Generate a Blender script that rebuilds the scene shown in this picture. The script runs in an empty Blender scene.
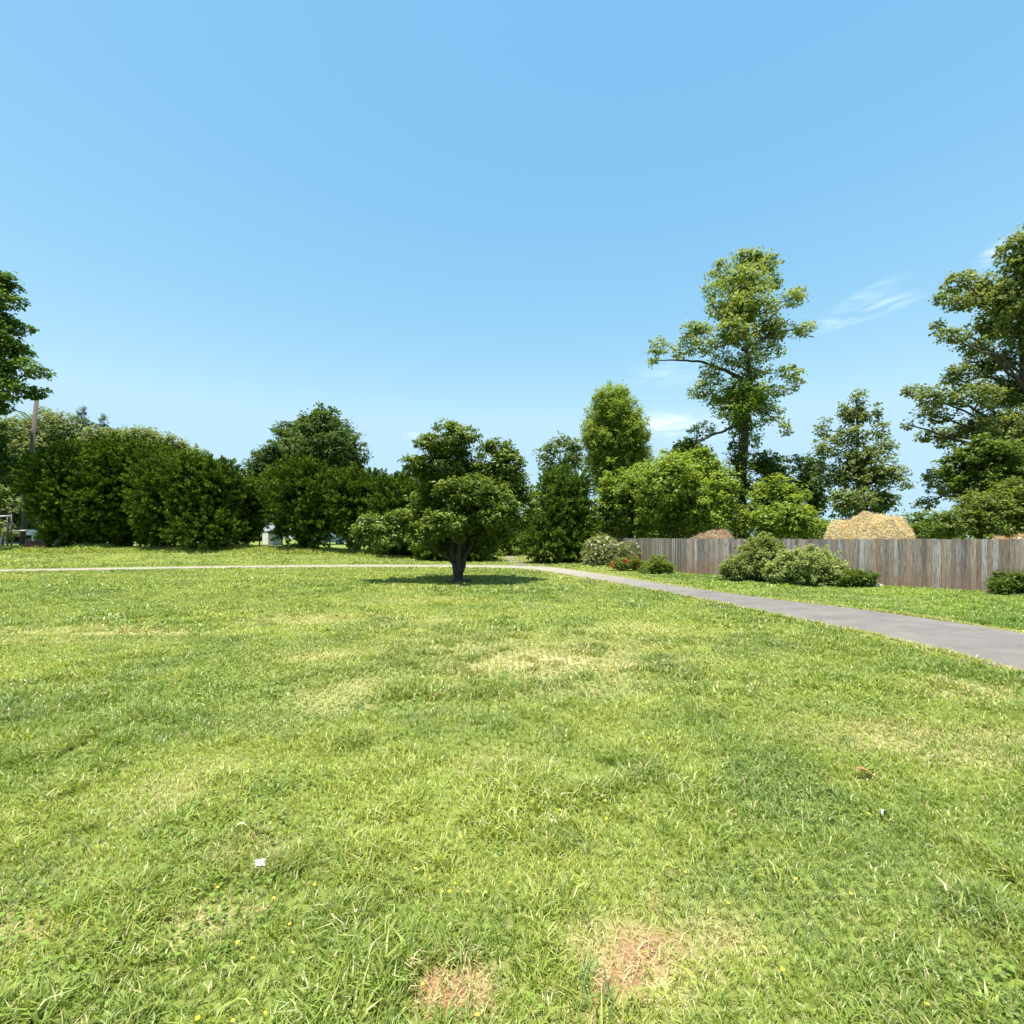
import bpy, math, random
import numpy as np
from mathutils import Vector, Euler

# ------------------------------------------------------------------ camera, sky, sun, exposure
C = bpy.context.scene
COL = C.collection
H = 1.70            # eye height (m)
F = 512.0           # focal length in picture pixels (90 degree lens)
HZ = 538.0          # picture row of the horizon

cam_d = bpy.data.cameras.new('camera'); cam = bpy.data.objects.new('camera', cam_d); COL.objects.link(cam)
cam.location = (0, 0, H); cam.rotation_euler = (math.radians(90), 0, 0)
cam_d.sensor_width = 36; cam_d.lens = 18 * F / 512.0
cam_d.shift_y = (HZ - 512) / 1024.0
cam_d.clip_start = 0.05; cam_d.clip_end = 6000
C.camera = cam

SUN_DIR = Vector((-0.10, -0.22, 0.93)).normalized()
SUN_EL = math.asin(SUN_DIR.z); SUN_AZ = math.atan2(SUN_DIR.x, SUN_DIR.y)
sun_d = bpy.data.lights.new('sun', 'SUN'); sun = bpy.data.objects.new('sun', sun_d); COL.objects.link(sun)
sun_d.energy = 4.6; sun_d.angle = math.radians(0.53); sun_d.color = (1.0, 0.95, 0.86)
sun.rotation_euler = SUN_DIR.to_track_quat('Z', 'Y').to_euler()

world = bpy.data.worlds.new('World'); C.world = world; world.use_nodes = True
wt = world.node_tree; wt.nodes.clear()
def N(t, kind, **kw):
    n = t.nodes.new(kind)
    for k, v in kw.items():
        if k.startswith('i_'):
            n.inputs[k[2:].replace('_', ' ')].default_value = v
        else:
            setattr(n, k, v)
    return n
def L(t, a, b): t.links.new(a, b)
sky = N(wt, 'ShaderNodeTexSky', sky_type='NISHITA', sun_disc=False, sun_elevation=SUN_EL, sun_rotation=SUN_AZ,
        altitude=100, air_density=1.25, dust_density=0.6, ozone_density=2.2)
gain = N(wt, 'ShaderNodeMix', data_type='RGBA', blend_type='MULTIPLY'); gain.inputs[0].default_value = 1.0
gain.inputs[7].default_value = (1.0, 1.22, 1.22, 1)
L(wt, sky.outputs[0], gain.inputs[6])
# thin cirrus wisps: noise in sky direction, masked to a few patches of sky
tc = N(wt, 'ShaderNodeTexCoord')
def cloud_mask(px, py, w, h, rot):
    d = Vector(((px - 512) / F, 1.0, (HZ - py) / F)).normalized()
    m = N(wt, 'ShaderNodeMapping', vector_type='TEXTURE')
    q = d.to_track_quat('Y', 'Z').to_euler('XYZ')
    m.inputs['Location'].default_value = d
    e = (d.to_track_quat('Y', 'Z').to_matrix() @ Euler((0, rot, 0)).to_matrix()).to_euler('XYZ')
    m.inputs['Rotation'].default_value = e
    k = d.y
    m.inputs['Scale'].default_value = (w / F * k, 0.5, h / F * k)
    L(wt, tc.outputs['Generated'], m.inputs[0])
    ln = N(wt, 'ShaderNodeVectorMath', operation='LENGTH'); L(wt, m.outputs[0], ln.inputs[0])
    r = N(wt, 'ShaderNodeMapRange'); r.inputs[1].default_value = 1.0; r.inputs[2].default_value = 0.1
    r.interpolation_type = 'SMOOTHERSTEP'
    L(wt, ln.outputs['Value'], r.inputs[0])
    return r.outputs[0]
acc = None
for a in [(858, 314, 66, 13, -0.13, .75), (868, 296, 52, 12, -0.3, .4), (678, 426, 70, 22, 0.08, .7), (1002, 250, 32, 14, -.4, .7),
          (417, 435, 16, 5, 0, .5), (665, 372, 60, 20, 0, .25)]:
    mk = cloud_mask(*a[:5])
    mm = N(wt, 'ShaderNodeMath', operation='MULTIPLY'); L(wt, mk, mm.inputs[0]); mm.inputs[1].default_value = a[5]
    if acc is None: acc = mm.outputs[0]
    else:
        ad = N(wt, 'ShaderNodeMath', operation='ADD', use_clamp=True); L(wt, acc, ad.inputs[0]); L(wt, mm.outputs[0], ad.inputs[1]); acc = ad.outputs[0]
mp = N(wt, 'ShaderNodeMapping'); mp.inputs['Scale'].default_value = (6, 6, 30); mp.inputs['Rotation'].default_value = (0, 0.25, 0)
L(wt, tc.outputs['Generated'], mp.inputs[0])
nz = N(wt, 'ShaderNodeTexNoise'); nz.inputs['Scale'].default_value = 2.2; nz.inputs['Detail'].default_value = 8; nz.inputs['Distortion'].default_value = .7
L(wt, mp.outputs[0], nz.inputs['Vector'])
rr = N(wt, 'ShaderNodeMapRange'); rr.inputs[1].default_value = 0.36; rr.inputs[2].default_value = 0.68
L(wt, nz.outputs[0], rr.inputs[0])
cm = N(wt, 'ShaderNodeMath', operation='MULTIPLY'); L(wt, acc, cm.inputs[0]); L(wt, rr.outputs[0], cm.inputs[1])
cm2 = N(wt, 'ShaderNodeMath', operation='MULTIPLY'); L(wt, cm.outputs[0], cm2.inputs[0]); cm2.inputs[1].default_value = 0.5
cmix = N(wt, 'ShaderNodeMix', data_type='RGBA'); L(wt, cm2.outputs[0], cmix.inputs[0]); 
sp = N(wt, 'ShaderNodeSeparateColor'); L(wt, gain.outputs[2], sp.inputs[0]); cb = N(wt, 'ShaderNodeCombineColor')
for i, (p_, a_) in enumerate([(1.20, .89), (.68, 1.47), (.33, 2.72)]):
    pw = N(wt, 'ShaderNodeMath', operation='POWER'); L(wt, sp.outputs[i], pw.inputs[0]); pw.inputs[1].default_value = p_
    ml = N(wt, 'ShaderNodeMath', operation='MULTIPLY'); L(wt, pw.outputs[0], ml.inputs[0]); ml.inputs[1].default_value = a_
    mn_ = N(wt, 'ShaderNodeMath', operation='MINIMUM'); L(wt, ml.outputs[0], mn_.inputs[0]); mn_.inputs[1].default_value = (2.75, 4.15, 5.2)[i]
    L(wt, mn_.outputs[0], cb.inputs[i])
L(wt, cb.outputs[0], cmix.inputs[6])
cmix.inputs[7].default_value = (8.6, 9.1, 9.8, 1)
bg = N(wt, 'ShaderNodeBackground'); bg.inputs['Strength'].default_value = 0.10
L(wt, cmix.outputs[2], bg.inputs['Color'])
wo = N(wt, 'ShaderNodeOutputWorld'); L(wt, bg.outputs[0], wo.inputs[0])

C.view_settings.view_transform = 'Standard'; C.view_settings.look = 'None'
C.view_settings.exposure = 1.03; C.view_settings.gamma = 1.0; C.view_settings.use_curve_mapping = False
try:
    C.cycles.max_bounces = 6; C.cycles.diffuse_bounces = 3; C.cycles.transmission_bounces = 4
except Exception: pass

rng = np.random.default_rng(7); random.seed(7)

# ------------------------------------------------------------------ helpers
def PX(px, Y): return (px - 512.0) / F * Y
def PZ(py, Y): return H - (py - HZ) / F * Y
def G(px, py):
    "point of the flat lawn seen at picture point"
    Y = F * H / (py - HZ); return PX(px, Y), Y

def tag(o, label=None, cat=None, group=None, kind=None):
    if label: o['label'] = label
    if cat: o['category'] = cat
    if group: o['group'] = group
    if kind: o['kind'] = kind
    return o
def empty(name, loc, label, cat, group=None, rz=0.0):
    o = bpy.data.objects.new(name, None); COL.objects.link(o); o.location = loc; o.rotation_euler = (0, 0, rz)
    o.empty_display_size = .3
    return tag(o, label, cat, group)
def ss(a, b, x):
    t = np.clip((x - a) / (b - a), 0, 1); return t * t * (3 - 2 * t)

_lat = {}
def vnoise(x, y, scale, seed=0):
    if seed not in _lat: _lat[seed] = np.random.default_rng(seed + 100).random((256, 256))
    g = _lat[seed]; x = np.asarray(x) / scale + 61.3; y = np.asarray(y) / scale + 87.7
    xi = np.floor(x).astype(int); yi = np.floor(y).astype(int); fx = x - xi; fy = y - yi
    fx = fx * fx * (3 - 2 * fx); fy = fy * fy * (3 - 2 * fy)
    a = g[xi % 256, yi % 256]; b = g[(xi + 1) % 256, yi % 256]; c = g[xi % 256, (yi + 1) % 256]; d = g[(xi + 1) % 256, (yi + 1) % 256]
    return (a * (1 - fx) + b * fx) * (1 - fy) + (c * (1 - fx) + d * fx) * fy
def fbm(x, y, scale, seed=0, o=3):
    s = 0; a = 1; t = 0
    for i in range(o):
        s = s + a * vnoise(x, y, scale / 2 ** i, seed + i); t += a; a *= .55
    return s / t

def catmull(pts, n=10):
    P = [np.array(p, float) for p in pts]; P = [2 * P[0] - P[1]] + P + [2 * P[-1] - P[-2]]
    out = []
    for i in range(1, len(P) - 2):
        for k in range(n):
            t = k / n
            out.append(.5 * ((2 * P[i]) + (-P[i - 1] + P[i + 1]) * t + (2 * P[i - 1] - 5 * P[i] + 4 * P[i + 1] - P[i + 2]) * t * t
                       + (-P[i - 1] + 3 * P[i] - 3 * P[i + 1] + P[i + 2]) * t ** 3))
    out.append(P[-2]); return np.array(out)

EN = catmull([(6.0, -30), (6.2, 0), (6.35, 5), (6.4, 7.8), (6.25, 9.2), (5.74, 11.8), (4.72, 16.1), (2.5, 23.5), (0, 28.4), (-6, 29.8), (-15, 29.2), (-26, 25.6), (-40, 20), (-60, 12)], 12)
EF = catmull([(9.6, -30), (9.4, 0), (9.25, 5), (9.1, 9.0), (8.8, 10.7), (8.3, 12.1), (7.1, 14.6), (5.6, 18.9), (3.9, 25.2), (1.2, 30.9), (-6, 32.3), (-15, 31.5), (-27, 27.6), (-41, 22.1), (-61, 14.3)], 12)
EF = EF[np.linspace(0, len(EF) - 1, len(EN)).astype(int)]
PATH_POLY = np.vstack([EN, EF[::-1]])
def in_poly(x, y, poly):
    inside = np.zeros(len(x), bool); n = len(poly); j = n - 1
    for i in range(n):
        xi, yi = poly[i]; xj, yj = poly[j]
        c = ((yi > y) != (yj > y)) & (x < (xj - xi) * (y - yi) / (yj - yi + 1e-12) + xi)
        inside ^= c; j = i
    return inside
CEN = (EN + EF) / 2; HW = np.linalg.norm(EN - EF, axis=1) / 2
def path_dist(x, y):
    "signed distance outside the path edge (approx.)"
    x = np.asarray(x, float); y = np.asarray(y, float); best = np.full(x.shape, 1e9)
    for i in range(len(CEN) - 1):
        a = CEN[i]; b = CEN[i + 1]; ab = b - a; l2 = ab @ ab
        t = np.clip(((x - a[0]) * ab[0] + (y - a[1]) * ab[1]) / l2, 0, 1)
        d = np.hypot(x - a[0] - t * ab[0], y - a[1] - t * ab[1]) - (HW[i] * (1 - t) + HW[i + 1] * t)
        best = np.minimum(best, d)
    return best

def gz(x, y):
    x = np.asarray(x, float); y = np.asarray(y, float)
    rise = ss(32.5, 42, y + 0.0 * x)
    lr = ss(0, -22, x)
    z = 0.95 * rise * lr
    far = ss(34, 60, y) * .25 * (1 - lr)
    return z + far
def bump(x, y):
    return (fbm(x, y, .55, 3, 3) - .5) * .05 + (fbm(x, y, 2.6, 9, 2) - .5) * .07
def ground_z(x, y, pd=None):
    if pd is None: pd = path_dist(x, y)
    return gz(x, y) + bump(x, y) * ss(0.0, .6, pd) - .004 * (1 - ss(-.25, .02, pd))

# dry / bare patches of the lawn: (px, py, half width px, half height px, kind strength)
DRY = [(560, 664, 120, 22, .72), (540, 655, 230, 34, .3), (600, 690, 80, 12, .3), (350, 690, 50, 22, .35), (310, 618, 60, 5, .5), (100, 632, 130, 5, .5), (330, 655, 70, 7, .35),
       (900, 735, 120, 20, .45), (650, 628, 60, 6, .35), (420, 600, 80, 4, .25), (180, 790, 60, 30, .25), (60, 640, 90, 6, .3), (960, 690, 60, 12, .4),
       (30, 930, 50, 25, .4), (200, 930, 40, 30, .4), (720, 930, 60, 30, .35), (440, 620, 70, 5, .3), (250, 855, 50, 18, .35), (860, 600, 90, 4, .2),
       (500, 760, 60, 16, .25), (640, 965, 70, 50, .6), (450, 985, 45, 25, .5), (980, 760, 60, 16, .4)]
BARE = [(616, 985, 40, 34, 1.0), (645, 955, 34, 26, .95), (655, 930, 42, 16, .9), (680, 950, 20, 14, .7), (655, 905, 12, 9, .5), (448, 992, 36, 24, .95), (470, 975, 12, 8, .6), (395, 960, 12, 14, .75),
        (30, 933, 14, 6, .5), (255, 915, 12, 10, .7), (590, 1012, 26, 16, .8), (370, 706, 8, 3, .8), (362, 1012, 14, 8, .5), (860, 782, 14, 4, .4), (205, 960, 12, 8, .55),
        (480, 1010, 20, 10, .6), (715, 940, 14, 8, .4)]
def patch_field(x, y, lst, nz_amt=.75):
    f = np.zeros(np.shape(x)); boost = 1.35 if lst is DRY else 1.0; wob = fbm(x, y, .35, 21, 3) - .5; wob2 = fbm(x, y, 2.0, 31, 2) - .5
    for (px, py, w, h, s) in lst:
        cx, cy = G(px, py); wx = w / F * cy; wy = h * cy * cy / (F * H)
        d = np.hypot((x - cx) / wx, (y - cy) / wy) + (wob * (1.3 if lst is DRY else 2.6) + wob2) * nz_amt
        f = np.maximum(f, min(1, s * boost) * (1 - (ss(.1, 1.35, d) if lst is DRY else ss(.45, 1.1, d))))
    return f

def mesh_np(name, V, tris=None, quads=None, mat=None, parent=None, col=None, smooth=False, attrs=None):
    me = bpy.data.meshes.new(name)
    V = np.asarray(V, np.float32); nt = 0 if tris is None else len(tris); nq = 0 if quads is None else len(quads)
    me.vertices.add(len(V)); me.vertices.foreach_set('co', V.ravel())
    me.loops.add(nt * 3 + nq * 4); me.polygons.add(nt + nq)
    li = []; ls = []; lt = []
    if nt: li.append(np.asarray(tris).ravel()); ls.append(np.arange(nt) * 3); lt.append(np.full(nt, 3))
    if nq: li.append(np.asarray(quads).ravel()); ls.append(nt * 3 + np.arange(nq) * 4); lt.append(np.full(nq, 4))
    me.loops.foreach_set('vertex_index', np.concatenate(li).astype(np.int32))
    me.polygons.foreach_set('loop_start', np.concatenate(ls).astype(np.int32))
    me.polygons.foreach_set('loop_total', np.concatenate(lt).astype(np.int32))
    if smooth: me.polygons.foreach_set('use_smooth', np.ones(nt + nq, bool))
    if col is not None:
        a = me.color_attributes.new('col', 'FLOAT_COLOR', 'POINT')
        c4 = np.ones((len(V), 4), np.float32); c4[:, :3] = col; a.data.foreach_set('color', c4.ravel())
    if attrs:
        for k, v in attrs.items():
            a = me.attributes.new(k, 'FLOAT', 'POINT'); a.data.foreach_set('value', np.asarray(v, np.float32))
    me.update(calc_edges=True); me.validate()
    if mat: me.materials.append(mat)
    o = bpy.data.objects.new(name, me); COL.objects.link(o)
    if parent: o.parent = parent
    return o

class MB:
    "collects simple shapes; build() links them as one mesh object"
    def __init__(s): s.v = []; s.f = []; s.mi = []; s.c = []; s.cur = 0; s.col = (1, 1, 1)
    def add(s, vs, fs):
        b = len(s.v); s.v += [tuple(v) for v in vs]; s.c += [s.col] * len(vs)
        s.f += [tuple(b + i for i in f) for f in fs]; s.mi += [s.cur] * len(fs)
    def box(s, c, d, rz=0, M=None):
        x, y, z = d[0] / 2, d[1] / 2, d[2] / 2; e = Euler((0, 0, rz)).to_matrix() if M is None else M
        vs = [Vector(c) + e @ Vector(p) for p in [(-x, -y, -z), (x, -y, -z), (x, y, -z), (-x, y, -z), (-x, -y, z), (x, -y, z), (x, y, z), (-x, y, z)]]
        s.add(vs, [(0, 3, 2, 1), (4, 5, 6, 7), (0, 1, 5, 4), (1, 2, 6, 5), (2, 3, 7, 6), (3, 0, 4, 7)])
    def tube(s, pts, rad, n=8, cap=True):
        P = [Vector(p) for p in pts]; R = rad if hasattr(rad, '__len__') else [rad] * len(P); vs = []; up = None
        for i, p in enumerate(P):
            d = (P[min(i + 1, len(P) - 1)] - P[max(i - 1, 0)]).normalized()
            if up is None: up = d.orthogonal().normalized()
            else: up = (up - d * up.dot(d)).normalized()
            w = d.cross(up)
            for k in range(n):
                a = 2 * math.pi * k / n; vs.append(p + (up * math.cos(a) + w * math.sin(a)) * R[i])
        fs = [(i * n + k, i * n + (k + 1) % n, (i + 1) * n + (k + 1) % n, (i + 1) * n + k) for i in range(len(P) - 1) for k in range(n)]
        if cap: fs += [tuple(range(n))[::-1], tuple((len(P) - 1) * n + k for k in range(n))]
        s.add(vs, fs)
    def build(s, name, mats, parent=None, smooth=False):
        me = bpy.data.meshes.new(name); me.from_pydata(s.v, [], s.f)
        a = me.color_attributes.new('col', 'FLOAT_COLOR', 'POINT')
        c4 = np.ones((len(s.v), 4), np.float32); c4[:, :3] = np.array(s.c); a.data.foreach_set('color', c4.ravel())
        mats = mats if isinstance(mats, (list, tuple)) else [mats]
        for m in mats: me.materials.append(m)
        me.polygons.foreach_set('material_index', s.mi)
        if smooth: me.polygons.foreach_set('use_smooth', [True] * len(s.f))
        me.update()
        o = bpy.data.objects.new(name, me); COL.objects.link(o)
        if parent: o.parent = parent
        return o

# ------------------------------------------------------------------ materials
def mat(name):
    m = bpy.data.materials.new(name); m.use_nodes = True; t = m.node_tree; t.nodes.clear()
    o = N(t, 'ShaderNodeOutputMaterial'); b = N(t, 'ShaderNodeBsdfPrincipled'); L(t, b.outputs[0], o.inputs[0])
    return m, t, b, o
def ramp(t, fac, stops):
    r = N(t, 'ShaderNodeValToRGB'); e = r.color_ramp.elements
    while len(e) < len(stops): e.new(.5)
    for i, (p, c) in enumerate(stops): e[i].position = p; e[i].color = tuple(c) + (1,)
    L(t, fac, r.inputs[0]); return r.outputs[0]
def noise(t, vec, scale, detail=4, rough=.55):
    n = N(t, 'ShaderNodeTexNoise'); n.inputs['Scale'].default_value = scale; n.inputs['Detail'].default_value = detail; n.inputs['Roughness'].default_value = rough
    if vec is not None: L(t, vec, n.inputs['Vector'])
    return n.outputs[0]
def mixc(t, fac, a, b, mode='MIX'):
    m = N(t, 'ShaderNodeMix', data_type='RGBA', blend_type=mode)
    for s, v in ((m.inputs[0], fac), (m.inputs[6], a), (m.inputs[7], b)):
        if hasattr(v, 'node'): L(t, v, s)
        elif isinstance(v, (int, float)): s.default_value = v
        else: s.default_value = tuple(v) + (1,)
    return m.outputs[2]
def objco(t): return N(t, 'ShaderNodeTexCoord').outputs['Object']
def plain(name, c, rough=.6, metal=0, vary=.25, scale=6):
    m, t, b, o = mat(name); n = noise(t, objco(t), scale)
    L(t, ramp(t, n, [(.3, [x * (1 - vary) for x in c]), (.7, [min(1, x * (1 + vary)) for x in c])]), b.inputs['Base Color'])
    b.inputs['Roughness'].default_value = rough; b.inputs['Metallic'].default_value = metal
    return m
def leafmat(name, trans=.3, rough=.5, spec=.35):
    m, t, b, o = mat(name); a = N(t, 'ShaderNodeAttribute', attribute_name='col')
    b.inputs['Roughness'].default_value = rough; b.inputs['Specular IOR Level'].default_value = spec
    L(t, a.outputs['Color'], b.inputs['Base Color'])
    tr = N(t, 'ShaderNodeBsdfTranslucent'); L(t, mixc(t, 1.0, a.outputs['Color'], (1.35, 1.25, .6), 'MULTIPLY'), tr.inputs[0])
    mx = N(t, 'ShaderNodeMixShader'); mx.inputs[0].default_value = trans
    L(t, b.outputs[0], mx.inputs[1]); L(t, tr.outputs[0], mx.inputs[2]); L(t, mx.outputs[0], o.inputs[0])
    return m
M_LEAF = leafmat('leaf', .42, .5, .3)
M_WAX = leafmat('waxy_leaf', .28, .42, .35)
M_NEEDLE = leafmat('juniper_needle', .22, .7, .1)
M_GRASS = leafmat('grass_blade', .33, .42, .45)
M_PETAL = leafmat('petal', .3, .6, .2)
def barkmat(name, c1, c2):
    m, t, b, o = mat(name); mp = N(t, 'ShaderNodeMapping'); mp.inputs['Scale'].default_value = (5, 5, 1.2); L(t, objco(t), mp.inputs[0])
    n = noise(t, mp.outputs[0], 3.5, 7, .65)
    L(t, ramp(t, n, [(.3, c1), (.7, c2)]), b.inputs['Base Color']); b.inputs['Roughness'].default_value = .9
    bp = N(t, 'ShaderNodeBump'); bp.inputs['Strength'].default_value = .8; bp.inputs['Distance'].default_value = .04; L(t, n, bp.inputs['Height']); L(t, bp.outputs[0], b.inputs['Normal'])
    return m
M_BARK = barkmat('bark', (.028, .023, .018), (.085, .07, .055))
M_BARKG = barkmat('smooth_bark', (.022, .019, .015), (.07, .06, .048))

# ground sheet: soil and thatch under the blades
mg, t, b, o = mat('lawn_soil'); oc = objco(t)
dry = N(t, 'ShaderNodeAttribute', attribute_name='dry').outputs['Fac']; bare = N(t, 'ShaderNodeAttribute', attribute_name='bare').outputs['Fac']
n1 = noise(t, oc, 14, 6, .7); n2 = noise(t, oc, .45, 4); n3 = noise(t, oc, 60, 4, .7)
green = ramp(t, n2, [(.3, (.14, .185, .04)), (.55, (.19, .23, .05)), (.75, (.23, .255, .06))])
green = mixc(t, ramp(t, n1, [(.5, (.0, .0, .0)), (.68, (.8, .8, .8))]), green, (.13, .12, .05))
dryc = ramp(t, n1, [(.3, (.30, .27, .12)), (.7, (.55, .49, .25))])
c = mixc(t, dry, green, dryc)
soil = ramp(t, n3, [(.3, (.11, .048, .026)), (.5, (.27, .135, .075)), (.70, (.44, .29, .17))])
c = mixc(t, bare, c, soil)
L(t, c, b.inputs['Base Color']); b.inputs['Roughness'].default_value = .95; b.inputs['Specular IOR Level'].default_value = .1
bp = N(t, 'ShaderNodeBump'); bp.inputs['Strength'].default_value = .7; bp.inputs['Distance'].default_value = .03; L(t, n1, bp.inputs['Height']); L(t, bp.outputs[0], b.inputs['Normal'])

mp_, t, b, o = mat('asphalt'); oc = objco(t); ed = N(t, 'ShaderNodeAttribute', attribute_name='edge').outputs['Fac']
n1 = noise(t, oc, 90, 3, .8); n2 = noise(t, oc, 1.1, 5); n3 = noise(t, oc, 5, 6, .7)
c = ramp(t, n2, [(.3, (.115, .103, .098)), (.7, (.175, .158, .148))])
c = mixc(t, ramp(t, n1, [(.35, (0, 0, 0)), (.7, (.6, .6, .6))]), c, (.25, .225, .20))
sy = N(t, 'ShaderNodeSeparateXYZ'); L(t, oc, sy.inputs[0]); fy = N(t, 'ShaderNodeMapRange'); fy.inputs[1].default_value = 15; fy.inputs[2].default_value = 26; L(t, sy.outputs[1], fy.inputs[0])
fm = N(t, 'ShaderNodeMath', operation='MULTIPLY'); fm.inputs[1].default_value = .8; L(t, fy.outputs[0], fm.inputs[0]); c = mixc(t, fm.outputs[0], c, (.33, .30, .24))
n9 = noise(t, oc, 1.7, 6, .7); c = mixc(t, .5, c, ramp(t, n9, [(.3, (.75, .75, .75)), (.7, (1.2, 1.2, 1.2))]), 'MULTIPLY'); b.inputs['Specular IOR Level'].default_value = .15
m3 = N(t, 'ShaderNodeMath', operation='ADD'); L(t, ed, m3.inputs[0]); L(t, n3, m3.inputs[1])
dirt = ramp(t, m3.outputs[0], [(.0, (0, 0, 0)), (.85, (0, 0, 0)), (1.15 if False else 1.0, (.3, .3, .3))])
c = mixc(t, dirt, c, (.25, .21, .13))
vor = N(t, 'ShaderNodeTexVoronoi', feature='DISTANCE_TO_EDGE'); vor.inputs['Scale'].default_value = .55
dm = N(t, 'ShaderNodeMix', data_type='RGBA', blend_type='LINEAR_LIGHT'); dm.inputs[0].default_value = .22
L(t, oc, dm.inputs[6]); nn = N(t, 'ShaderNodeTexNoise'); nn.inputs['Scale'].default_value = 1.8; nn.inputs['Detail'].default_value = 5; L(t, oc, nn.inputs[0]); L(t, nn.outputs[1], dm.inputs[7])
L(t, dm.outputs[2], vor.inputs['Vector'])
crack = ramp(t, vor.outputs['Distance'], [(0.0, (.45, .45, .45)), (.012, (0, 0, 0))])
c = mixc(t, crack, c, (.09, .085, .08))
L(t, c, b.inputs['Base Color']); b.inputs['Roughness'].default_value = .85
bp = N(t, 'ShaderNodeBump'); bp.inputs['Strength'].default_value = .4; bp.inputs['Distance'].default_value = .006; L(t, n1, bp.inputs['Height']); L(t, bp.outputs[0], b.inputs['Normal'])

# fence boards
mf, t, b, o = mat('weathered_board'); oc = objco(t); at = N(t, 'ShaderNodeAttribute', attribute_name='col').outputs['Color']
mpn = N(t, 'ShaderNodeMapping'); mpn.inputs['Scale'].default_value = (14, 14, .9); L(t, oc, mpn.inputs[0])
g = noise(t, mpn.outputs[0], 3.0, 7, .7)
sep = N(t, 'ShaderNodeSeparateXYZ'); L(t, oc, sep.inputs[0])
low = N(t, 'ShaderNodeMapRange'); low.inputs[1].default_value = 1.15; low.inputs[2].default_value = -.1; L(t, sep.outputs[2], low.inputs[0])
big = noise(t, oc, .8, 4, .6)
lm = N(t, 'ShaderNodeMath', operation='MULTIPLY'); L(t, low.outputs[0], lm.inputs[0]); L(t, ramp(t, big, [(.36, (.15, .15, .15)), (.66, (1, 1, 1))]), lm.inputs[1])
c = mixc(t, 1.0, at, ramp(t, g, [(.34, (.30, .28, .26)), (.5, (1, 1, 1)), (.66, (1.5, 1.5, 1.5))]), 'MULTIPLY')
c = mixc(t, lm.outputs[0], c, (.235, .125, .08))
knot = noise(t, oc, 7, 2); c = mixc(t, ramp(t, knot, [(.68, (0, 0, 0)), (.74, (.6, .6, .6))]), c, (.10, .075, .06))
L(t, c, b.inputs['Base Color']); b.inputs['Roughness'].default_value = .85
bp = N(t, 'ShaderNodeBump'); bp.inputs['Strength'].default_value = .5; bp.inputs['Distance'].default_value = .01; L(t, g, bp.inputs['Height']); L(t, bp.outputs[0], b.inputs['Normal'])

# ------------------------------------------------------------------ ground sheet
def build_ground():
    ys = np.concatenate([[-3000, -800, -200, -60, -20, -6], np.arange(-2, 10, .11), 10 * 1.016 ** np.arange(0, 190), [260, 340, 500, 900, 1800, 4000]])
    u = np.concatenate([[-4000, -1500, -500, -200], np.linspace(-110, -16, 60), np.arange(-15.8, -8, .22), np.arange(-7.9, 9.5, .11), np.arange(9.6, 16, .22), np.linspace(16.5, 110, 60), [200, 500, 1500, 4000]])
    X, Y = np.meshgrid(u, ys); x = X.ravel(); y = Y.ravel()
    pd = path_dist(x, y); z = ground_z(x, y, pd)
    V = np.stack([x, y, z], 1); nx = len(u); ny = len(ys)
    i = (np.arange(ny - 1)[:, None] * nx + np.arange(nx - 1)[None]).ravel()
    Q = np.stack([i, i + 1, i + nx + 1, i + nx], 1)
    d = patch_field(x, y, DRY); bf = patch_field(x, y, BARE)
    bf = np.maximum(bf, .15 * (1 - ss(.02, .22, pd)) * ss(-.5, 0, pd))
    ob = mesh_np('ground', V, quads=Q, mat=mg, smooth=True, attrs={'dry': d, 'bare': bf})
    tag(ob, kind='structure')
build_ground()

def build_path():
    nx = 13; V = []; E = []
    for i in range(len(EN)):
        for k in range(nx):
            t_ = k / (nx - 1); w = (fbm(np.array([EN[i][0] * 1.0]), np.array([EN[i][1]]), .7, 40 + (k > 6))[0] - .5) * .14
            e = -w if k == 0 else (w if k == nx - 1 else 0)
            p = EN[i] * (1 - t_) + EF[i] * t_; dirn = (EF[i] - EN[i]) / np.linalg.norm(EF[i] - EN[i]); p = p + dirn * e
            crown = .03 * (1 - (2 * t_ - 1) ** 2)
            V.append((p[0], p[1], float(gz(p[0], p[1])) + .008 + crown)); E.append(1 if k in (0, nx - 1) else (.35 if k in (1, nx - 2) else 0))
    Q = [(i * nx + k, i * nx + k + 1, (i + 1) * nx + k + 1, (i + 1) * nx + k) for i in range(len(EN) - 1) for k in range(nx - 1)]
    o = mesh_np('path', V, quads=Q, mat=mp_, smooth=True, attrs={'edge': E}); tag(o, kind='structure')
build_path()
# gravel track leading off through the gap between the trees
tr = catmull([(0.6, 31.5), (0.1, 38), (-.6, 48), (-3, 62)], 8); V = []
for i, p in enumerate(tr):
    for s in (-.6, 0, .6): V.append((p[0] + s, p[1], float(ground_z(p[0] + s, p[1])) + (.035 if s == 0 else .012)))
o = mesh_np('track', V, quads=[(i * 3 + k, i * 3 + k + 1, i * 3 + k + 4, i * 3 + k + 3) for i in range(len(tr) - 1) for k in range(2)], mat=plain('gravel', (.20, .175, .13), .9, 0, .3, 9), smooth=True)
tag(o, kind='structure')

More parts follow.
